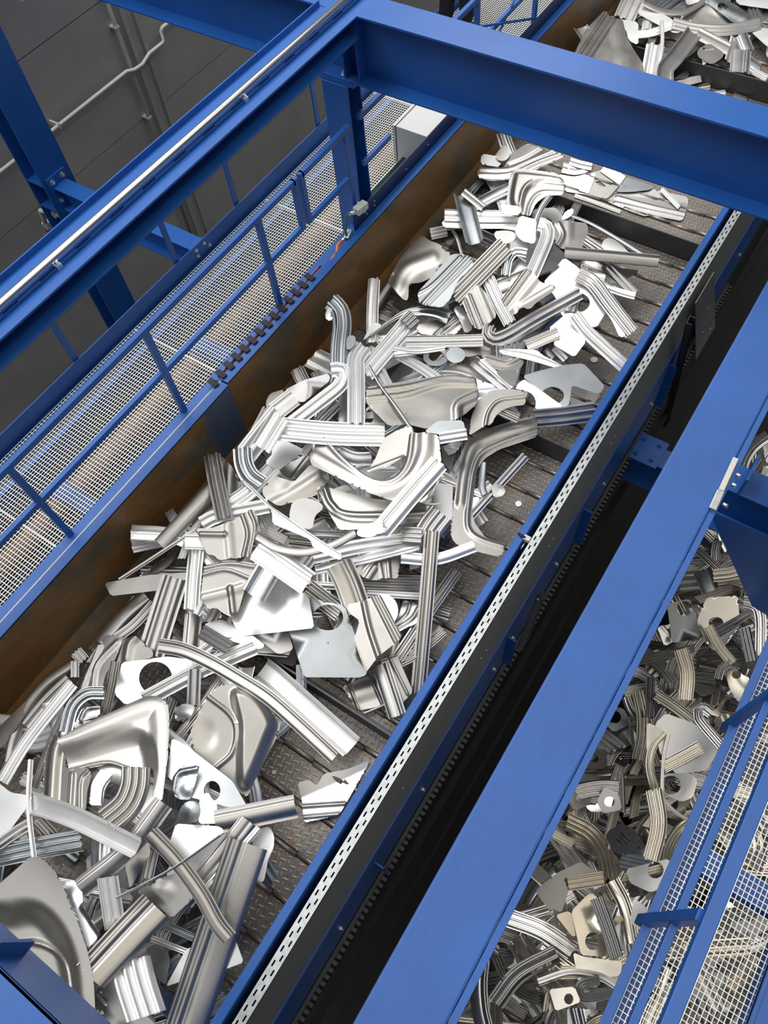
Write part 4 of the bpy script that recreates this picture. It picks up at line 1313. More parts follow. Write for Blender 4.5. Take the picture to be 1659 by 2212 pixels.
# ---- middle right
view('N')
S('straight bright strip|left of the two-holed plate, running down right', [(270, 170), (600, 440)], 110, 'double', 0)
S('white slim strip|along the straight bright strip', [(340, 170), (640, 430)], 50, 'hat', 0)
P('grey round-cornered sheet|under the U-shaped warm frame piece', [(480, 270), (690, 250), (680, 370), (640, 420), (540, 340)], 3)
P('dark triangular sheet|at the right rim under the two-holed plate', [(1120, 370), (1200, 375), (1480, 490), (1410, 580), (1200, 600)], 1)
P('pale sheet with a large round hole|near the right rim', [(735, 315), (880, 270), (1130, 210), (1310, 195), (1515, 410), (1460, 490), (1200, 400), (1190, 500), (1170, 600), (1110, 610), (900, 550), (850, 420)], 2, holes=[(1020, 500, 108, 82)])
P('pale sheet with a half-round notch|overlapping the pale holed sheet', [(640, 430), (755, 340), (1125, 605), (850, 628), (868, 570), (840, 490), (760, 450)], 2)
S('grooved bar|from the C-frame tip to the right rim', [(845, 715), (1120, 690), (1420, 650)], 185, 'triple', 1, H=.035)
S('stray ribbed stub|hidden under the upper arch frame', [(480, 620), (700, 720)], 90, 'double', 1)
P('upper arch frame|warm grey, rounded, behind the C-frame', [(230, 880), (255, 690), (330, 530), (440, 448), (600, 435), (740, 455), (765, 510), (765, 588), (640, 600), (540, 640), (475, 700), (450, 770), (370, 790)], 3,
  bumps=[('ridge', [(385, 780), (420, 650), (520, 550), (760, 515)], 20, .03), ('curl', (240, 880), (330, 520), -.02)])
view('O')
S('lone twin-ribbed strip|lying on the belt inside the C-frame', [(1190, 700), (1380, 490), (1580, 270)], 62, 'double', 1)
P('crumpled zinc scrap|on the belt right of the C-frame opening', [(1340, 475), (1400, 460), (1445, 500), (1430, 545), (1360, 560)], 2, bumps=[('dome', 1395, 505, 50, 40, .05)])
S('small white bar|passing behind the C-frame', [(1010, 430), (1285, 540)], 42, 'hat', 0)
P('small white sheet|behind the C-frame, inside its opening', [(1190, 560), (1270, 550), (1240, 610), (1200, 640)], 0)
S('short zinc twist|inside the C-frame opening', [(1290, 320), (1280, 480), (1300, 540)], 50, 'roof', 2)
P('round white slug|on the belt by the right rim joint', ring(1531, 600, 22, 20, 20), 0, name='round_blank', rnd=0)
view('X')
P('small white round slug|on the lower belt beside the pillow-shaped panel', ring(592, 1668, 5, 5, 12), 0, name='round_blank', rnd=0)
P('pale broken scrap|on the belt, right of the white plain blank', [(1276, 772), (1288, 770), (1293, 778), (1284, 784), (1275, 780)], 0)
# ---- middle left
view('G')
S('rounded smooth strip|lying along the foot of the rusty wall', [(55, 925), (250, 715), (440, 510)], 115, 'roof', 3, H=.04)
P('bulged smooth sheet|right of the tall warm strip', [(485, 275), (560, 350), (645, 480), (560, 590), (525, 600)], 3, bumps=[('ridge', [(560, 340), (545, 580)], 50, .03)])
S('ribbed white strip|from the white square sheet up to the boxy strip', [(655, 290), (780, 130), (905, -25)], 160, 'double', 0, H=.035)
S('short ribbed strip|between the zinc hook and the white square sheet', [(545, 640), (700, 530), (870, 365)], 120, 'double', 0)
S('white crumpled ribbed patch|under the foot of the tall warm strip', [(350, 770), (480, 710), (830, 640)], 105, 'double', 0)
P('white square sheet|clean, left of the dark curved sheet', [(840, 210), (890, 140), (1090, 240), (900, 388), (800, 330), (862, 262)], 0)
P('dark curved sheet|below the wide white slab', [(900, 390), (990, 330), (1130, 250), (1130, 330), (1010, 465), (960, 430)], 1, bumps=[('ridge', [(1000, 450), (1120, 290)], 24, .03)])
P('smooth sloping panel|in the middle behind the U-sweep panel', [(780, 520), (870, 420), (1010, 470), (1130, 340), (1280, 430), (1180, 560), (900, 650), (800, 580)], 3, bumps=[('dome', 930, 500, 60, 60, .02), ('ridge', [(860, 640), (1010, 560), (1200, 440)], 60, .03)])
view('O')
S('white strip end|under the wide white slab, pointing right', [(300, 250), (400, 290), (520, 290)], 95, 'hat', 0)
P('zinc torn sheet|between the door-skin panel and the C-frame', [(880, 105), (970, 30), (1150, 25), (1165, 90), (1000, 125)], 2)
S('white stepped strip|under the zinc torn sheet', [(985, 150), (1175, 120)], 80, 'double', 0)
P('crumpled white scrap|left of the C-frame bend', [(1000, 215), (1060, 180), (1145, 170), (1110, 245), (1030, 275)], 0, bumps=[('dome', 1070, 215, 50, 40, .04), ('ridge', [(1000, 210), (1110, 240)], 20, .02)])
P('thin dark leaf|left edge of the C-frame', [(1000, 190), (1050, 270), (1095, 400), (1010, 320)], 1)
P('smooth inner panel|under the U-sweep panel, right of the wide white slab', [(600, 150), (700, 90), (800, 60), (790, 250), (640, 340), (480, 390), (540, 300)], 3, bumps=[('ridge', [(470, 385), (740, 280)], 14, .015)])
P('curved bath-shaped panel|with warm edge, below the U-sweep panel', [(125, 480), (200, 480), (330, 520), (560, 570), (900, 600), (880, 725), (700, 745), (410, 778), (295, 782), (200, 620)], 3,
  bumps=[('ridge', [(195, 500), (245, 610), (380, 680), (880, 670)], 26, .04), ('ridge', [(160, 520), (225, 640), (350, 710), (560, 722)], 14, .02)])
P('grey plain plate|between the diagonal white strip and the C-frame', [(960, 455), (1080, 470), (1075, 720), (935, 650)], 1)
S('many-ribbed block|left of the C-frame foot', [(880, 850), (930, 760), (1000, 670)], 190, 'quad', 1)
P('grey sheet with a rounded notch|left of the curved bath-shaped panel', [(-30, 590), (20, 562), (80, 560), (170, 592), (190, 632), (130, 680), (110, 775), (-30, 765), (-50, 680)], 1)
P('U-sweep panel|large smooth corner of a wheel arch, centre of the heap', [(172, 122), (280, 235), (400, 350), (520, 432), (620, 432), (700, 385), (755, 290), (780, 110), (980, 125), (1005, 350), (960, 470), (880, 590), (640, 575), (500, 530), (100, 332), (95, 265)], 3,
  bumps=[('ridge', [(190, 155), (330, 305), (490, 425), (610, 455), (710, 410), (775, 300), (800, 115)], 20, .03), ('ridge', [(120, 280), (330, 400), (540, 505), (690, 490), (810, 400), (880, 260), (890, 125)], 60, .035)])
S('diagonal white strip with a scooped foot|across the U-sweep panel', [(985, 320), (790, 540), (580, 790)], 140, 'double', 0, H=.04)
P('scooped zinc foot|at the lower end of the diagonal white strip', [(412, 800), (450, 740), (520, 735), (590, 700), (620, 790), (500, 835), (430, 825)], 2, bumps=[('dome', 510, 770, 80, 40, .04)])
P('C-frame|large smooth door-opening frame, ending at the right rim', [(1640, -5), (1500, 25), (1300, 90), (1180, 165), (1130, 250), (1105, 450), (1078, 650), (1060, 800), (1085, 865), (1165, 912), (1405, 968), (1455, 880), (1305, 835), (1225, 725), (1208, 640), (1228, 480), (1243, 370), (1295, 290), (1400, 225), (1659, 140), (1659, 20)], 3, lift=.01,
  bumps=[('ridge', [(1655, 95), (1400, 190), (1270, 265), (1222, 370), (1200, 500), (1178, 700), (1195, 790), (1275, 850), (1430, 900)], 18, .03), ('ridge', [(1645, 45), (1340, 130), (1215, 215), (1160, 400), (1135, 600)], 40, .03)])
view('H')
S('wide white slab|lying level across the heap left of the U-sweep panel', [(120, 1150), (520, 1185), (900, 1195)], 165, 'triple', 0, H=.035)
S('bright leaning strip|foot of the boxy strip, over the wide white slab', [(10, 1290), (150, 1060)], 150, 'double', 0)
view('E')
S('zinc narrow strip|under the scooped foot', [(20, 95), (250, 110), (560, 120)], 55, 'asym', 2)
S('small warm rib|beside the zinc narrow strip', [(-80, 90), (60, 160)], 60, 'triple', 3)
S('ribbed warm strip|under the rounded arc, left of the scooped foot', [(85, 160), (250, 180)], 75, 'double', 3)
S('bright hat strip|running right below the C-frame foot', [(885, 280), (1140, 290), (1410, 200)], 85, 'hat', 0)
S('broad ribbed strip|level, behind the long upright strip', [(575, 460), (800, 470), (1040, 475)], 125, 'triple', 1)
S('slim level strip|below the broad ribbed strip', [(640, 535), (1050, 560)], 48, 'double', 0)
S('short ribbed stub|right of the long upright strip, on the belt', [(1100, 650), (1235, 690)], 90, 'double', 1)
S('white twin-ribbed bow|long, sweeping left of the ribbed block', [(255, 275), (600, 200), (985, 150)], 105, 'double', 0)
S('white lower bow strip|beneath the twin-ribbed bow', [(270, 370), (700, 270), (1010, 190)], 70, 'hat', 0)
S('grey ribbed end|right end of the twin-ribbed bow', [(900, 120), (1030, 130)], 130, 'quad', 1)
P('wavy torn panel|with a half-round bite, right of the folded plate', [(560, 370), (640, 380), (700, 330), (880, 265), (862, 430), (740, 430), (690, 450), (620, 430)], 3, bumps=[('ridge', [(640, 440), (700, 350)], 30, .03), ('ridge', [(800, 430), (790, 300)], 20, .025), ('ridge', [(750, 430), (730, 320)], 16, .02)])
S('warm triple-ribbed strip|under the white blank and folded plate', [(215, 500), (450, 680)], 140, 'triple', 3)
S('diagonal toothed strip|crossing behind the long upright strip', [(1285, 375), (1060, 700), (855, 1010)], 88, 'double', 1)
P('white ring disc|right of the folded plate', ring(755, 660, 108, 120), 0, holes=[(735, 650, 45, 55)], name='flat_ring', rnd=0)
P('grey quarter-arc panel|right of the white ring disc', [(830, 740), (870, 690), (900, 580), (1000, 620), (1075, 670), (1000, 750), (860, 815)], 1, bumps=[('ridge', [(850, 790), (960, 720), (1010, 640)], 16, .022), ('ridge', [(840, 760), (920, 690), (950, 610)], 12, .018)])
S('long upright toothed strip|standing across the right side of the heap', [(1105, 95), (1065, 600), (1005, 1260)], 110, 'double', 3, H=.03)
P('large grey blank with a rounded hole|below the white blank', [(80, 800), (210, 560), (480, 630), (560, 850), (645, 1110), (600, 1140), (190, 1138)], 4, holes=[(360, 710, 110, 92)])
S('folded plate strip|upper half of the folded plate, ribbed', [(440, 330), (510, 480), (580, 680)], 200, 'asym', 3, H=.04)
P('big folded ribbed plate|in the middle right, over the large grey blank', [(495, 620), (600, 610), (740, 570), (900, 880), (720, 1000), (630, 1105), (545, 870), (590, 740), (510, 680)], 3,
  bumps=[('ridge', [(620, 620), (660, 800), (725, 1000)], 24, .04), ('ridge', [(690, 590), (850, 910)], 16, .03), ('ridge', [(725, 580), (885, 880)], 14, .03), ('fold', (545, 860), (650, 1110), .25)])
P('warm bent plate with two ribs|on the belt above the cleat', [(460, 1205), (690, 1105), (755, 1250), (765, 1340), (570, 1380)], 3, bumps=[('ridge', [(510, 1190), (580, 1370)], 12, .02), ('ridge', [(660, 1130), (750, 1330)], 12, .02), ('ridge', [(530, 1270), (720, 1210)], 70, .02)])
S('thin bar|under the warm bent plate', [(620, 1400), (770, 1335)], 24, 'roof', 1)
P('framed panel with fine ribs|at the right rim above the cleat', [(730, 1010), (850, 970), (970, 1240), (890, 1330), (830, 1200)], 3, bumps=[('ridge', [(800, 990), (930, 1260)], 12, .02), ('ridge', [(740, 1020), (850, 975)], 12, .02)])
S('grey channel end|at the right rim, beside the framed panel', [(740, 1050), (860, 1420)], 130, 'asym', 1)
P('small crumpled white scrap|on the belt at the foot of the long upright strip', [(1085, 990), (1115, 995), (1120, 1025), (1090, 1020)], 0, bumps=[('dome', 1100, 1008, 20, 20, .03)])

# ---- left centre
view('D')
S('thin double strip|along the foot of the rusty wall', [(190, 440), (420, 290), (740, 80)], 26, 'hat', 1)
P('grey torn strip sheet|at the wall above the satin blade', [(320, 420), (600, 220), (600, 270), (540, 350), (440, 400)], 1, bumps=[('ridge', [(440, 390), (590, 260)], 30, .02)])
P('satin blade|long and flat, pointing at the rusty wall', [(85, 462), (400, 405), (690, 385), (690, 430), (480, 515), (130, 556)], 3)
S('bright boxy strip end|left of the upper gusset plate', [(665, 160), (820, 165)], 120, 'asym', 0)
S('bright vertical strip|under the boxy strip end', [(745, 225), (725, 430), (710, 655)], 112, 'double', 0, H=.03)
S('small bright bar|slanting under the lower gusset plate', [(800, 590), (745, 690)], 50, 'hat', 0)
S('hat strip stub|right of the small bright bar', [(900, 630), (830, 750)], 80, 'hat', 1)
P('round-ended sheet|under the bright vertical strip', [(610, 680), (640, 640), (680, 650), (690, 720), (640, 720)], 3)
S('upright hat strip|below the bright vertical strip', [(725, 690), (715, 800), (705, 920)], 125, 'hat', 1)
P('long dark sheet|from the hat strip to the cleat under the white blank', [(790, 760), (920, 720), (1150, 840), (1240, 910), (1200, 940), (1000, 880)], 1)
P('grey triangular sheet|between white blank and large grey blank', [(1150, 835), (1400, 800), (1440, 940), (1330, 975)], 1)
S('dark ribbed strip|under the crossing bar, right of the upright hat strip', [(780, 810), (980, 930)], 110, 'triple', 1)
S('smooth rounded strip|curving down along the wall to the long panel', [(390, 560), (230, 700), (60, 900)], 110, 'roof', 1, H=.045)
S('bright strip|beside the smooth rounded strip', [(440, 610), (300, 760), (170, 860)], 70, 'double', 0)
S('broad pressed strip|running down beside the bright vertical strip', [(590, 430), (510, 680), (415, 985)], 195, 'double', 1, H=.04)
P('white blank|large, bright, right of the lower gusset plate', [(990, 715), (1060, 640), (1100, 530), (1340, 430), (1550, 560), (1588, 785), (1060, 845)], 0)
S('zinc channel|standing on the white blank', [(1290, 350), (1230, 450), (1165, 565)], 180, 'u', 2, H=.04)
P('lower gusset plate|warm, with an embossed bar and torn edge', [(800, 335), (960, 300), (1185, 320), (1115, 470), (1095, 490), (1060, 620), (1022, 712), (950, 690), (880, 635), (830, 655), (770, 570), (785, 480)], 3,
  bumps=[('ridge', [(988, 500), (1008, 675)], 26, .035), ('ridge', [(805, 355), (980, 325), (1170, 350)], 16, .025), ('ridge', [(800, 400), (960, 370), (1130, 430)], 18, .025), ('ridge', [(800, 570), (960, 530), (1080, 490)], 40, .02)])
S('wide white channel|sloping right, above the white blank', [(1180, 215), (1350, 330), (1550, 470)], 185, 'asym', 0, H=.04)
view('G')
S('rounded arc strip|bowing below the needle blade', [(750, 860), (900, 945), (1100, 970), (1300, 915), (1450, 835)], 62, 'roof', 3)
S('tall warm strip|standing upright by the rusty wall', [(425, 275), (465, 500), (515, 735)], 125, 'double', 3, H=.035)
S('zinc hook strip|bending over beside the white square sheet', [(645, 230), (655, 340), (700, 430), (780, 490)], 140, 'double', 2, H=.03)
P('needle blade|long, white, tapering down right across the heap', [(620, 430), (700, 490), (850, 640), (1150, 850), (1365, 992), (1345, 1032), (1150, 942), (1130, 880), (1010, 830), (858, 768), (855, 680), (720, 545), (640, 475)], 0, bumps=[('ridge', [(650, 470), (850, 660), (1150, 875), (1350, 1005)], 12, .02)])
P('upper gusset plate|warm, with an embossed bar, under the tall strip', [(310, 800), (420, 800), (530, 758), (590, 740), (722, 655), (757, 740), (735, 870), (700, 1000), (640, 1010), (470, 1030), (440, 990), (390, 990), (370, 950)], 3,
  bumps=[('ridge', [(345, 845), (520, 848)], 22, .035), ('ridge', [(640, 700), (680, 840), (650, 1000)], 18, .028), ('ridge', [(695, 680), (735, 800), (700, 990)], 16, .028), ('ridge', [(540, 780), (560, 1010)], 40, .02)])

# ---- lower left
view('A')
S('rounded curved tube strip|along the wall at the left', [(85, 1060), (130, 850), (230, 600), (400, 380), (630, 215)], 92, 'roof', 3, H=.04)
P('warm smooth sheet edge|at the left edge under the curved tube strip', [(-60, 800), (230, 520), (180, 700), (60, 880), (-60, 1000)], 3)
S('dark flat strip|inside the curved tube strip', [(215, 740), (400, 520), (590, 340)], 95, 'asym', 1)
S('white long strip|beside the dark flat strip', [(20, 1220), (240, 860), (620, 380)], 110, 'double', 0)
S('small ribbed clip|at the wall above the curved tube strip', [(650, 110), (720, 190)], 110, 'triple', 0)
S('small white ribbed bit|top of the curved tube strip', [(640, 190), (640, 330)], 70, 'double', 0)
P('warm fan panel|bright lip, under the broad pressed strip', [(1000, 20), (1150, -30), (1310, 110), (1300, 160), (1040, 210), (950, 190)], 3, bumps=[('ridge', [(1080, 180), (1110, 40), (1180, -20)], 40, .03)])
P('long smooth panel|curving down from the wall to the holed white sheet', [(560, 760), (640, 500), (720, 330), (820, 100), (900, -40), (1060, -10), (980, 180), (900, 300), (870, 430), (740, 430), (640, 560)], 1,
  bumps=[('ridge', [(600, 700), (700, 420), (850, 60)], 26, .03), ('ridge', [(790, 430), (830, 220), (1000, 30)], 24, .03)])
S('slim curved strip|left of the ring spiral', [(290, 1270), (430, 900), (560, 600)], 70, 'double', 1)
S('zinc ring spiral|half-round pressing left of the holed white sheet', [(560, 800), (620, 580), (740, 470), (890, 460)], 110, 'double', 2)
P('zinc cup|inside the ring spiral', [(640, 720), (700, 590), (860, 560), (850, 660), (740, 690)], 2, bumps=[('dome', 770, 640, 90, 60, -.04), ('ridge', [(690, 690), (740, 600), (850, 580)], 18, .02)])
P('grey sheet corner|below the holed white sheet', [(960, 470), (1070, 560), (930, 640), (900, 600)], 3)
P('white sheet with a round hole|lower left, under the crossing bar', [(1040, 200), (1430, 150), (1640, 180), (1640, 260), (1280, 480), (1070, 565), (975, 470)], 0, holes=[(1328, 335, 142, 140)])
S('warm toothed strip|left edge of the holed white sheet', [(985, 195), (950, 400), (895, 640)], 90, 'double', 3)
view('D')
S('crossing bar|bright twin-ribbed strip over the holed white sheet', [(370, 1300), (780, 1085), (1165, 920)], 118, 'double', 0, H=.03)
view('A')
P('white sheet|at the left edge, left of the dished panels', [(-60, 1190), (90, 1310), (282, 1342), (222, 1450), (0, 1745), (-60, 1700)], 0)
S('ribbed strip|under the white sheet at the left edge', [(-20, 1760), (200, 1610), (430, 1500)], 95, 'double', 1)
S('short ribbed pieces|below the nested dished panels', [(330, 1560), (460, 1700)], 130, 'double', 3)
S('ribbed zinc channel|above the lower left dished panel', [(-30, 1860), (300, 1790), (700, 1720)], 185, 'triple', 2, H=.035)
S('thin upright rib|left of the nested dished panels', [(262, 1030), (245, 1420), (292, 1880)], 46, 'hat', 0)
P('crescent panel|innermost of the nested dished panels', [(760, 1420), (780, 1230), (860, 1105), (975, 1165), (900, 1290), (880, 1420)], 3, bumps=[('ridge', [(880, 1400), (900, 1270), (970, 1180)], 14, .02), ('curl', (770, 1420), (860, 1110), -.03)])
S('ribbed elbow|inside the large dished panel', [(1160, 1100), (1150, 1260), (1080, 1420), (920, 1560)], 250, 'quad', 3, H=.04)
P('left lobe panel|smooth, lying left of the large dished panel', [(350, 1412), (380, 1000), (440, 820), (500, 790), (560, 1000), (560, 1110), (740, 1095), (785, 1150), (745, 1300), (732, 1468), (560, 1470)], 3,
  bumps=[('ridge', [(440, 1420), (470, 1000), (520, 850)], 60, .05), ('ridge', [(600, 1460), (620, 1160)], 26, .03), ('ridge', [(680, 1460), (690, 1210), (760, 1120)], 14, .025)])
P('large dished panel|smooth, big-lipped, lower left of the heap', [(490, 862), (700, 740), (1000, 610), (1250, 490), (1340, 488), (1435, 550), (1450, 700), (1440, 1000), (1390, 1392), (1300, 1360), (1315, 1180), (1290, 1090), (1140, 1122), (1060, 1095), (900, 1045), (700, 1085), (540, 1122), (525, 980)], 3,
  bumps=[('dish', [(430, 1000), (700, 900), (1000, 810), (1180, 800), (1270, 920), (1290, 1150), (1150, 1300), (430, 1300)], 130, -.085), ('ridge', [(520, 870), (900, 700), (1300, 560), (1380, 700), (1380, 1100), (1350, 1380)], 110, .03), ('ridge', [(540, 1105), (860, 1035), (1060, 1085)], 14, .02)])
S('long twin-groove channel|passing below the bright wide channel', [(1400, 1400), (1100, 1790), (690, 2130)], 175, 'hat', 1, H=.035)
S('bright wide channel|lying across, under the dished panels', [(265, 1395), (650, 1530), (1180, 1790)], 190, 'u', 0, H=.035)

# ---- lower middle
view('B')
S('dark rail strip|between the ring dish and the pillow-shaped panel', [(20, 730), (180, 520), (330, 310)], 70, 'double', 1)
S('bright inner strip|behind the pillow-shaped panel', [(100, 800), (280, 440)], 70, 'double', 0)
S('vertical bright strip|under the crossing bar, above the ring dish', [(140, 230), (130, 500)], 100, 'hat', 1)
P('crumpled curved piece|left of the pillow-shaped panel', [(-20, 520), (60, 480), (150, 500), (110, 590), (0, 620)], 1, bumps=[('dome', 60, 550, 80, 60, .04)])
P('pillow-shaped panel|smooth, rounded, with a raised inner arch', [(235, 425), (320, 350), (410, 330), (560, 345), (650, 450), (760, 590), (780, 660), (740, 760), (640, 960), (530, 1185), (440, 1120), (300, 975), (135, 835), (105, 700), (150, 600)], 3,
  bumps=[('dish', [(430, 400), (600, 430), (730, 620), (700, 760), (560, 1080), (480, 1060), (470, 800), (470, 640)], 60, .06), ('ridge', [(240, 430), (400, 560), (450, 680), (420, 850), (300, 965)], 20, .03), ('dome', 230, 720, 110, 150, -.03)])
S('wide bright channel|lying right of the long arch on the belt', [(640, 230), (780, 340), (1315, 815)], 190, 'u', 0, H=.04)
S('long arch strip|toothed, bowing over the lower heap', [(-120, 50), (60, 85), (260, 175), (460, 290), (680, 430), (900, 620), (1190, 890)], 112, 'asym', 3, H=.03, lift=.02)
P('zinc sheet with an oval hole|below the pillow-shaped panel', [(-30, 740), (70, 790), (420, 1060), (535, 1255), (505, 1282), (300, 1232), (100, 1180), (-70, 1020)], 2, holes=[(270, 1135, 62, 75)])
P('ring dish|zinc, half-round, on the zinc sheet with an oval hole', [(-30, 1150), (-30, 1040), (30, 960), (100, 930), (180, 935), (150, 1060), (110, 1200), (20, 1200)], 2, bumps=[('ridge', [(-20, 1140), (20, 1010), (160, 970)], 22, .03), ('dome', 90, 1120, 70, 70, .03)])
P('small white upright sheet|below the oval hole', [(170, 1260), (180, 1180), (240, 1140), (270, 1200), (305, 1215), (310, 1380), (170, 1380)], 0)
P('zinc crumpled cup|left of the small white upright sheet', [(0, 1370), (30, 1270), (80, 1210), (165, 1215), (180, 1290), (165, 1370)], 2, bumps=[('dome', 100, 1290, 70, 80, .05)])
S('grey hat channel|running right from the small white sheet onto the belt', [(300, 1370), (600, 1310), (895, 1250)], 180, 'hat', 1, H=.035)
P('grooved corner sheet|with a notched top, at the right rim', [(905, 1075), (995, 1050), (1050, 1100), (1105, 1005), (1270, 975), (1455, 905), (1230, 1330), (968, 1382), (940, 1200)], 1,
  bumps=[('ridge', [(950, 1255), (1270, 1240)], 16, .025), ('ridge', [(962, 1340), (1240, 1320)], 16, .025), ('fold', (1440, 960), (950, 1180), .35)])
P('white disc-edged sheet|on the belt right of the long ribbed slab', [(560, 1430), (700, 1400), (735, 1470), (730, 1560), (690, 1640), (660, 1800), (640, 1820), (600, 1790)], 0)
P('white pointed blank|upper, left of the brushed channel', [(-60, 1560), (0, 1380), (330, 1400), (365, 1440), (80, 1640)], 0)
P('white long blank|lower, beneath the needle rod', [(-60, 1700), (80, 1640), (380, 1440), (420, 1560), (150, 1900), (-80, 1880)], 0)
S('brushed channel|slanting under the long arch, left of the ribbed slab', [(545, 1360), (330, 1640), (60, 1960)], 150, 'asym', 1, H=.035)
S('thin ribbed strip|beside the brushed channel', [(620, 1410), (420, 1640), (200, 1890)], 50, 'double', 0)
view('C')
P('warm wedge sheet|narrow, under the bright wide channel', [(800, 350), (950, 200), (965, 270), (830, 505)], 3)
S('ribbed strip|upright beneath the broad ribbed bar', [(690, 430), (740, 760)], 140, 'triple', 0)
S('dark slim rib|right of the warm wedge sheet', [(990, 260), (950, 440)], 60, 'double', 1)
P('zinc crumpled bracket|right of the lower left dish', [(405, 470), (460, 450), (525, 490), (530, 600), (650, 790), (560, 890), (500, 680)], 2, bumps=[('dome', 470, 560, 60, 90, .04), ('ridge', [(540, 620), (640, 780)], 24, .03)])
P('warm shiny sheet|torn, below the needle rod', [(870, 520), (1010, 440), (1150, 395), (1240, 560), (1100, 690), (940, 570)], 3, bumps=[('dome', 1020, 520, 120, 90, .03)])
S('needle rod|thin, lying across the warm shiny sheet', [(745, 562), (1100, 375), (1410, 160)], 18, 'roof', 2)
P('white blank sheet|on the belt at the foot of the long arch', [(1060, 1130), (1190, 890), (1490, 780), (1560, 975), (1430, 1022), (1260, 1060)], 0)
S('small slim strip|below the warm shiny sheet', [(1040, 730), (1240, 815)], 52, 'double', 2)
S('second slim strip|just below the first slim strip', [(970, 820), (1190, 905)], 40, 'hat', 0)
P('grey round-ended plate|behind the fluted slab', [(930, 880), (1000, 855), (1070, 890), (1088, 960), (1060, 1120), (985, 1060)], 2)
P('dark plain sheet|under the fluted slab', [(610, 1150), (760, 1060), (960, 1200), (1010, 1420), (700, 1400)], 1)
S('small grey angle|right of the lower left dish tip', [(600, 1200), (670, 1270)], 70, 'roof', 1)
S('white ribbed end|on the belt at the bottom, beside the rim', [(1290, 1330), (1460, 1200)], 100, 'triple', 1)
S('fluted slab|bright, ribbed, at the bottom of the heap', [(830, 960), (870, 1120), (935, 1320)], 270, 'quad', 0, H=.045)
S('broad ribbed bar|satin, next to the lower left dish', [(1000, 610), (800, 820), (580, 1060)], 235, 'slab', 3, H=.04)
P('lower left dish|large deep smooth panel behind the corner beam', [(-60, 520), (90, 390), (190, 300), (280, 303), (340, 370), (400, 480), (490, 700), (560, 900), (598, 1080), (608, 1250), (600, 1420), (300, 1500), (-120, 1100)], 3,
  bumps=[('dish', [(-160, 740), (60, 640), (220, 640), (350, 760), (430, 950), (460, 1180), (460, 1500), (-160, 1500)], 130, -.10), ('ridge', [(60, 860), (180, 850), (300, 900), (390, 1000), (420, 1150)], 22, .03)])
S('long ribbed slab|running down to the bottom edge beside the belt', [(1585, 215), (1400, 760), (1150, 1500)], 265, 'slab', 3, H=.04)
S('toothed arch|bowing from the twin-groove channel onto the ribbed slab', [(965, 145), (1130, 320), (1290, 540), (1390, 720), (1470, 820)], 112, 'asym', 3, H=.03)
# ---- scrap pit on the right, deeper down
view('R')
S('arched rib|top of the pit beside the bracket beam', [(1060, 1480), (1030, 1600), (1035, 1720)], 110, 'double', 1)
S('dull straight strip|in the pit near the wide blue beam', [(810, 1590), (1090, 1850)], 100, 'double', 1)
S('bright zigzag ribs|at the beam edge in the upper pit', [(900, 1370), (1010, 1480)], 90, 'triple', 0)
P('round crumple|bright, under the bracket beam in the pit', [(1080, 960), (1200, 880), (1310, 1000), (1290, 1060), (1120, 1070)], 0, bumps=[('ridge', [(1100, 1040), (1200, 960), (1300, 1010)], 40, .05)])
S('thick dull channel|dark, upper pit beside the beam edge', [(860, 1840), (965, 2090)], 230, 'u', 1)
P('silver leaf blade|upright in the upper pit', [(1325, 1000), (1400, 1130), (1412, 1200), (1350, 1350), (1283, 1335)], 0)
S('warm ribbed strip|long, under the bracket beam at the right', [(1470, 1050), (1530, 1300), (1570, 1540)], 200, 'triple', 2)
S('warm bowed strip|big, sweeping to the right edge of the pit', [(1000, 1900), (1240, 1870), (1460, 1780), (1700, 1660)], 150, 'triple', 2)
view('Z')
P('white rounded panel|at the right edge of the pit', [(1240, -60), (1340, -200), (1420, -160), (1420, 200), (1300, 100)], 0, bumps=[('ridge', [(1270, -20), (1340, -120), (1420, -120)], 30, .03)])
S('big hook strip|bright, in the right part of the pit', [(1255, 520), (1255, 150), (1200, 30), (1090, 0)], 110, 'double', 0)
S('dark bars|upright, left of the big hook strip', [(1100, 250), (1170, 570)], 110, 'triple', 1)
P('dark sheet with a round hole|tilted in the upper pit', [(362, 20), (580, -30), (620, 90), (722, 340), (410, 395), (385, 200)], 1, holes=[(530, 65, 75, 72)])
P('folded warm sheet|striped with light, in the upper pit', [(655, 160), (740, -40), (1040, -60), (1060, 230), (930, 410), (840, 480), (760, 440), (650, 230)], 2, holes=[(830, 200, 70, 55)], bumps=[('ridge', [(660, 260), (760, 420)], 40, .03)])
S('short twin-ribbed bar|on the folded warm sheet', [(800, 305), (960, 220), (1150, 110)], 82, 'double', 1)
S('triple-ribbed bar|crossing the folded warm sheet', [(755, 235), (860, 430), (990, 590)], 92, 'triple', 2)
S('level ribbed bar|right of the bowed warm strip', [(600, 705), (830, 730)], 120, 'triple', 1)
S('bowed warm strip|upright in the middle of the pit', [(495, 455), (555, 680), (540, 940)], 140, 'triple', 2)
S('small curved rib|left of the pointed holed sheet', [(850, 740), (880, 640), (965, 590)], 76, 'double', 1)
P('pointed white sheet with a small hole|by the right rail', [(985, 600), (1070, 690), (1160, 730), (1050, 972), (960, 830), (928, 720)], 0, holes=[(1025, 697, 44, 38)])
S('dark upright bar|left of the bowed warm strip', [(210, 720), (190, 1100)], 90, 'double', 1)
S('sloping twin-ribbed bar|middle of the pit, above the large pale blank', [(255, 885), (450, 1010), (650, 1170)], 105, 'double', 2)
P('large pale blank|bent, in the middle of the pit', [(250, 1160), (350, 1065), (620, 1160), (850, 1420), (740, 1610), (450, 1650), (290, 1440)], 0)
P('pale bent corner|left of the large pale blank', [(170, 1150), (330, 1220), (240, 1340), (180, 1480), (165, 1400)], 2)
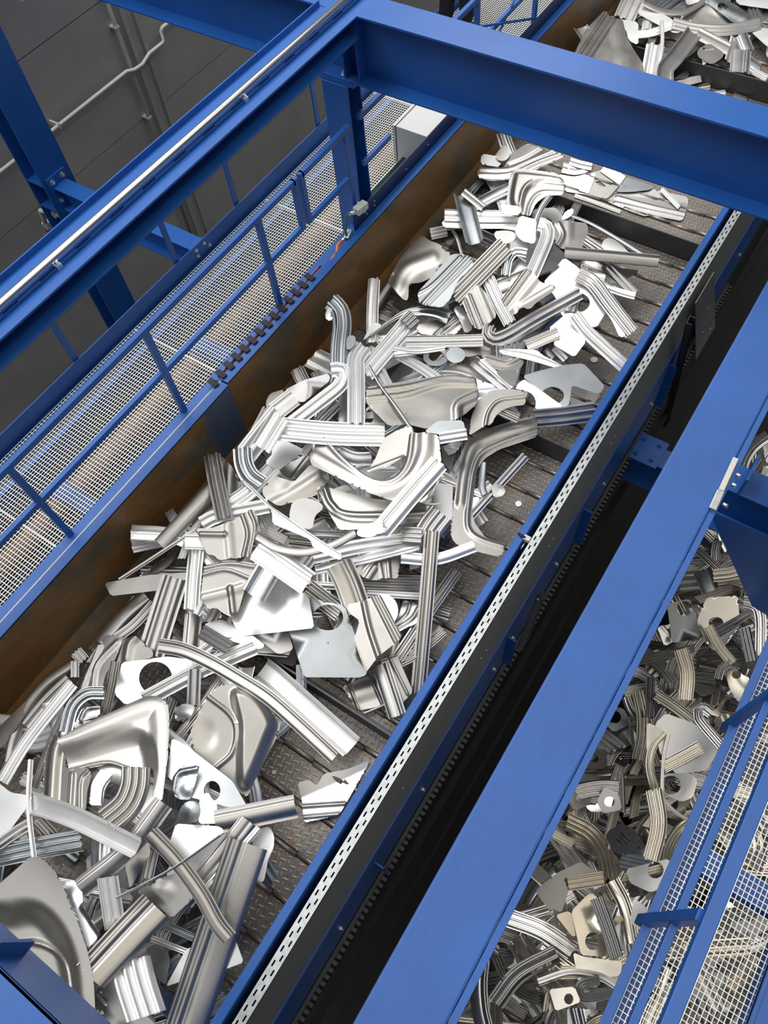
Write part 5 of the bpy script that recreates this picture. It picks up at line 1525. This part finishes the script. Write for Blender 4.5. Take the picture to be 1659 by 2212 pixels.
S('hooked rib|right edge of the large pale blank', [(780, 1070), (690, 1010), (660, 1110), (880, 1380)], 105, 'double', 0)
S('ribbed bar|lying on the large pale blank', [(320, 1580), (510, 1480), (680, 1385)], 130, 'triple', 2)
P('white sheet with a big round hole|below the large pale blank', [(290, 1700), (350, 1640), (600, 1640), (655, 1700), (612, 1870), (500, 1912), (340, 1840)], 0, holes=[(400, 1752, 95, 90)])
S('long S-shaped rib|left of the white holed sheet', [(340, 1250), (235, 1370), (195, 1550), (240, 1790)], 80, 'double', 2)
S('thin bent rod|curving down past the white holed sheet', [(380, 1260), (330, 1500), (325, 1850), (430, 2000), (570, 2090)], 34, 'double', 0)
S('upright warm slab|below the long S-shaped rib', [(235, 1790), (280, 2000), (260, 2330)], 160, 'triple', 2)
view('Q')
S('dark slanting strip|beside the wide blue beam in the lower pit', [(480, 1390), (580, 1265), (745, 1175)], 82, 'double', 1)
P('blue-grey arc sheet|in the lower pit beside the beam', [(653, 905), (740, 830), (850, 778), (945, 845), (800, 895), (765, 1000), (690, 962)], 1)
P('warm folded sheet|below the blue-grey arc sheet', [(740, 1010), (800, 990), (840, 1060), (820, 1110)], 2)
P('warm sheet with an oval hole|lower pit, left of the two ribbed bars', [(808, 992), (892, 908), (948, 960), (960, 1190), (850, 1182)], 2, holes=[(900, 1122, 32, 38)])
S('ribbed block|small, warm, on the blue-grey arc sheet', [(793, 875), (948, 850)], 62, 'triple', 2)
S('twin-ribbed bar|right of the warm oval-holed sheet', [(918, 935), (970, 1080), (1005, 1192)], 62, 'triple', 1)
S('warm curved bar|right of the twin-ribbed bar', [(985, 860), (1040, 970), (1075, 1130)], 62, 'asym', 2)
P('white sheet with two curves and a hole|by the right rail', [(1045, 810), (1230, 765), (1255, 870), (1150, 912), (1060, 870)], 0, holes=[(1172, 815, 35, 36)])
P('white torn sheet|below the sheet with two curves', [(1078, 935), (1150, 990), (1110, 1080), (1060, 1040)], 0)
S('long ribbed bar|from the blue beam edge across the lower pit', [(535, 1020), (680, 1075), (815, 1165)], 82, 'triple', 0)
S('tall warm rib|upright right of the pit middle', [(1165, 470), (1185, 620), (1150, 775)], 72, 'triple', 2)
P('striped warm sheet|under the long ribbed bar', [(815, 1170), (860, 1190), (1030, 1210), (1020, 1270), (840, 1300)], 2)
S('curved rib|near the bottom of the pit', [(665, 1300), (800, 1258), (930, 1275), (1010, 1320)], 34, 'double', 0)
S('looped channel|dark, under the curved rib', [(1005, 1345), (860, 1365), (850, 1310), (930, 1290)], 44, 'triple', 1)
P('white sheet with a small round hole|bottom of the pit', [(712, 1330), (822, 1318), (850, 1385), (740, 1425)], 0, holes=[(797, 1372, 20, 24)])
# ------------------------------------------------------------------ build the heaps
PILE = [(-130, 1790), (60, 1570), (260, 1330), (480, 1090), (670, 860), (860, 680), (980, 530), (1090, 370), (1200, 370), (1230, 440), (1310, 560), (1230, 640), (1230, 740), (1150, 860), (1000, 1000),
        (930, 1250), (840, 1400), (640, 1470), (540, 1640), (520, 1800), (470, 2000), (300, 2400), (-130, 2400)]
FAR = [(1290, 90), (1340, -60), (1700, -60), (1700, 130), (1480, 110), (1430, 160)]
PITPOLY = [(980, 2290), (1180, 1840), (1400, 1400), (1590, 1000), (1659, 960), (1760, 1100), (1760, 2290)]
rng = random.Random(11)
main = Heap(BZ + 0.006, True)
pit = Heap(0.75)
XMAX = -0.845

def build(heap, sp, idx, mats, xmax=None):
    return (make_strip if sp['t'] == 'S' else make_plate)(heap, sp, idx, mats, xmax)

def join_meshes(meshes, name):
    bm = bmesh.new()
    for me in meshes:
        bm.from_mesh(me)
    out = bpy.data.meshes.new(name)
    bm.to_mesh(out)
    bm.free()
    for m in meshes[0].materials:
        out.materials.append(m)
    return out

for s_ in SPECS:
    if len(s_['label'].replace('|', ' ').split()) > 16:
        print('LONG', s_['label'])
traced_main = [s for s in SPECS if s['view'] not in 'RZQ']
traced_pit = [s for s in SPECS if s['view'] in 'RZQ']
def centre(sp):
    q = sp['pts'] if sp['t'] == 'S' else sp['out']
    return sum(p[0] for p in q) / len(q), sum(p[1] for p in q) / len(q)

def run(heap, fillers, traced, mats, xmax, where, group, stuff_label, stuff_name):
    items = []
    for i, sp in enumerate(fillers + traced):
        items.append((sp, build(heap, sp, i, mats, xmax)))
    vis = np.bincount(heap.own[heap.own >= 0].ravel(), minlength=len(items))
    nf = len(fillers)
    marks = [(centre(t), t['label'].split('|')[0]) for t in traced]
    used = {}
    hidden = []
    for i, (sp, me) in enumerate(items):
        if i >= nf:
            o = recentre(me, sp['name'])
            a, b = sp['label'].split('|')
            tag(o, a + ', ' + b, 'scrap metal', sp['group'])
            continue
        gxs = heap.gx[heap.own == i]
        if vis[i] < 14:
            hidden.append(me)
            continue
        c = (gxs.mean(), heap.gy[heap.own == i].mean())
        near = sorted(marks, key=lambda m: math.dist(m[0], c))
        lab = None
        for n in near[:9]:
            dx, dy = c[0] - n[0][0], c[1] - n[0][1]
            side = ('right of' if dx > 0 else 'left of') if abs(dx) > abs(dy) else ('below' if dy > 0 else 'above')
            cand = sp['adj'] + ' ' + where + ' ' + side + ' the ' + n[1]
            if cand not in used and len(cand.split()) <= 16:
                lab = cand
                break
        if lab is None:
            hidden.append(me)
            continue
        used[lab] = 1
        o = recentre(me, sp['name'])
        tag(o, lab, 'scrap metal', group)
    if hidden:
        bym = {}
        for me in hidden:
            bym.setdefault(me.materials[0].name, []).append(me)
        me = join_meshes(hidden, stuff_name)
        o = recentre(me, stuff_name)
        tag(o, stuff_label, 'scrap metal', None, 'stuff')
    return items

f1 = random_specs(rng, PILE, 215, 130, 300, 5, tilt=.0006) + random_specs(rng, FAR, 24, 70, 160, 5, tilt=.0006)
run(main, f1, traced_main, SCRAP, XMAX, 'partly buried', 'loose offcuts in the conveyor heap', 'tangle of buried sheet-metal offcuts at the bottom of the conveyor heap', 'buried_scrap')
# the pit: an uncountable tangle below, single pieces on top
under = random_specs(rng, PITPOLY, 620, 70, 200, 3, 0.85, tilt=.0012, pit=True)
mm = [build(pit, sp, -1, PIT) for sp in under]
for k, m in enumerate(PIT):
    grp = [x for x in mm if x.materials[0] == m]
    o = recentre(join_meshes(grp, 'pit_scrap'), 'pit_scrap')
    tag(o, ['bright', 'dull shaded', 'warm-lit'][k] + ' tangle of small offcuts filling the scrap pit under the other pieces', 'scrap metal', None, 'stuff')
f2 = random_specs(rng, PITPOLY, 260, 80, 215, 3, 0.85, tilt=.0015, pit=True)
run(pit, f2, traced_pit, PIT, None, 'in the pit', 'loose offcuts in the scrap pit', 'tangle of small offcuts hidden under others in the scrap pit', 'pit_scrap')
print('heap heights', float(main.hm[:, :].max()), float(np.percentile(main.hm[main.own >= 0], 50)), float(np.percentile(main.hm[main.own >= 0], 95)), 'pit', float(np.percentile(pit.hm[pit.own >= 0], 50)))

# ------------------------------------------------------------------ person on the walkway
def skin_chain(name, verts, edges, radii, mat, parent, root, sub=2):
    me = bpy.data.meshes.new(name)
    me.from_pydata(verts, edges, [])
    me.materials.append(mat)
    o = bpy.data.objects.new(name, me)
    COL.objects.link(o)
    o.modifiers.new('skin', 'SKIN')
    for i, r in enumerate(radii):
        v = me.skin_vertices[0].data[i]
        v.radius = (r, r) if not isinstance(r, tuple) else r
        v.use_root = (i == root)
    s = o.modifiers.new('sub', 'SUBSURF')
    s.levels = s.render_levels = sub
    for p in me.polygons:
        p.use_smooth = True
    o.modifiers['skin'].use_smooth_shade = True
    if parent:
        o.parent = parent
    return o
def person():
    r = empty('person', (-4.80, 8.30, WZ), 'person in black trousers and boots standing on the far walkway, behind the crossbeam', 'person')
    hip, kz, az = 0.92, 0.50, 0.09
    V = [(0, 0, 0.98), (0, 0, 1.12), (0, 0.01, 1.30), (0, 0, 1.44), (0, 0, 1.53), (0, 0.03, 1.62), (0, 0.03, 1.71)]
    R_ = [(0.15, 0.11), (0.14, 0.10), (0.165, 0.11), (0.12, 0.08), 0.055, (0.075, 0.09), (0.07, 0.085)]
    E_ = [(0, 1), (1, 2), (2, 3), (3, 4), (4, 5), (5, 6)]
    TV, TR, TE = [(0, 0, 1.0)], [(0.165, 0.12)], []
    BV = []
    for sx, fy in ((-1, -0.04), (1, 0.06)):
        o = len(V)
        V += [(sx * 0.09, 0, hip), (sx * 0.11, fy * .5 + .03, kz), (sx * 0.12, fy, az), (sx * 0.13, fy + 0.13, 0.04)]
        R_ += [0.085, 0.055, 0.040, 0.035]
        E_ += [(0, o), (o, o + 1), (o + 1, o + 2), (o + 2, o + 3)]
        q = len(TV)
        TV += [(sx * 0.095, 0, 0.88), (sx * 0.11, fy * .5 + .03, kz), (sx * 0.12, fy, 0.12)]
        TR += [0.115, 0.10, 0.095]
        TE += [(0, q), (q, q + 1), (q + 1, q + 2)]
        BV.append([(sx * 0.12, fy, 0.17), (sx * 0.12, fy - 0.01, 0.055), (sx * 0.128, fy + 0.10, 0.045), (sx * 0.135, fy + 0.19, 0.035)])
        a = len(V)
        hx = sx * 0.29
        V += [(sx * 0.19, 0, 1.42), (sx * 0.26, -0.01, 1.14), (hx, 0.08, 0.90), (hx, 0.11, 0.82)]
        R_ += [0.06, 0.045, 0.032, (0.036, 0.02)]
        E_ += [(3, a), (a, a + 1), (a + 1, a + 2), (a + 2, a + 3)]
        for k, (dy, L) in enumerate(((-0.026, .06), (-0.009, .075), (0.009, .08), (0.026, .072))):
            f = len(V)
            V += [(hx - sx * 0.004, 0.125 + dy, 0.775), (hx - sx * 0.014, 0.13 + dy, 0.775 - L * .55), (hx - sx * 0.026, 0.128 + dy, 0.775 - L)]
            R_ += [0.0095, 0.0085, 0.0075]
            E_ += [(a + 3, f), (f, f + 1), (f + 1, f + 2)]
        f = len(V)
        V += [(hx - sx * 0.02, 0.15, 0.845), (hx - sx * 0.03, 0.175, 0.80)]
        R_ += [0.011, 0.009]
        E_ += [(a + 2, f), (f, f + 1)]
    skin_chain('body', V, E_, R_, SKIN, r, 0)
    skin_chain('trousers', TV, TE, TR, CLOTH, r, 0)
    JV = [(0, 0, 0.98), (0, 0, 1.12), (0, 0.01, 1.30), (0, 0, 1.45)]
    JR = [(0.175, 0.135), (0.165, 0.125), (0.19, 0.135), (0.14, 0.10)]
    JE = [(0, 1), (1, 2), (2, 3)]
    for sx in (-1, 1):
        a = len(JV)
        JV += [(sx * 0.20, 0, 1.42), (sx * 0.265, -0.01, 1.14), (sx * 0.29, 0.075, 0.93)]
        JR += [0.078, 0.062, 0.048]
        JE += [(3, a), (a, a + 1), (a + 1, a + 2)]
    skin_chain('jacket', JV, JE, JR, CLOTH, r, 0)
    for b in BV:
        skin_chain('boot', b, [(0, 1), (1, 2), (2, 3)], [0.062, 0.055, 0.05, 0.042], BOOT, r, 0)
    skin_chain('hair', [(0, 0.0, 1.64), (0, 0.01, 1.73), (0, 0.07, 1.75)], [(0, 1), (1, 2)], [(0.08, 0.075), (0.078, 0.085), (0.06, 0.05)], HAIR, r, 1)
person()

for L, pp in (('thin black strap in the pit, left of the large pale blank', ((1360, 1650), (1372, 1612), (1386, 1570), (1400, 1552), (1425, 1560))),
              ('short black strap in the lower pit, right of the blue-grey arc sheet', ((1290, 1840), (1303, 1862), (1314, 1892), (1312, 1918)))):
    o = MB().tube([onz(x, y, 1.45) for x, y in pp], 0.012, 8).build('black_strap', BLACK)
    tag(o, L, 'strap')
# ------------------------------------------------------------------ camera
cam = bpy.data.cameras.new('camera')
co = bpy.data.objects.new('camera', cam)
COL.objects.link(co)
cam.sensor_fit = 'VERTICAL'
cam.sensor_height = 36.0
cam.lens = F * 36.0 / 2212.0
cam.clip_start = 0.1
co.matrix_world = Matrix(((RM[0][0], -RM[1][0], -RM[2][0], 0), (RM[0][1], -RM[1][1], -RM[2][1], 0), (RM[0][2], -RM[1][2], -RM[2][2], CAMZ), (0, 0, 0, 1)))
SC.camera = co

# ------------------------------------------------------------------ daylight from the roof
w = bpy.data.worlds.new('hall_daylight')
SC.world = w
w.use_nodes = True
nt = w.node_tree
bg = nt.nodes['Background']
tc = nt.nodes.new('ShaderNodeTexCoord')
sp = nt.nodes.new('ShaderNodeSeparateXYZ')
lk(nt, tc.outputs['Generated'], sp.inputs[0])
c = ramp(nt, sp.outputs['Z'], [(0.0, (0.03, 0.03, 0.031)), (0.3, (0.06, 0.06, 0.061)), (0.5, (0.16, 0.16, 0.161)), (0.68, (0.50, 0.50, 0.50)), (0.84, (0.82, 0.82, 0.81)), (1.0, (0.95, 0.95, 0.94))])
lk(nt, c, bg.inputs['Color'])
bg.inputs['Strength'].default_value = 1.0

def skylight(name, loc, sx, sy, watt, col=(1, 1, 1), rot=(0, 0, 0)):
    l = bpy.data.lights.new(name, 'AREA')
    l.shape = 'RECTANGLE'
    l.size, l.size_y = sx, sy
    l.energy = watt
    l.color = col
    o = bpy.data.objects.new(name, l)
    COL.objects.link(o)
    o.location = loc
    o.rotation_euler = rot
    return o
# roof glazing: a wide clear band over the far side of the conveyor, a narrower yellowed one over the pit
skylight('roof_skylight', (-9.2, 8.5, 17.5), 6.4, 29, 6.4 * 29 * math.pi * 3.9)
skylight('roof_skylight', (3.6, 7, 17.5), 1.6, 20, 1.6 * 20 * math.pi * 2.6, (1.0, 0.86, 0.62))

vs = SC.view_settings
vs.view_transform = 'Standard'
vs.look = 'None'
vs.exposure = 0.25
vs.gamma = 1.0
vs.use_curve_mapping = False
cy = SC.cycles
cy.max_bounces = 6
cy.glossy_bounces = 4
cy.diffuse_bounces = 3
cy.use_denoising = True
cy.sample_clamp_indirect = 4.0
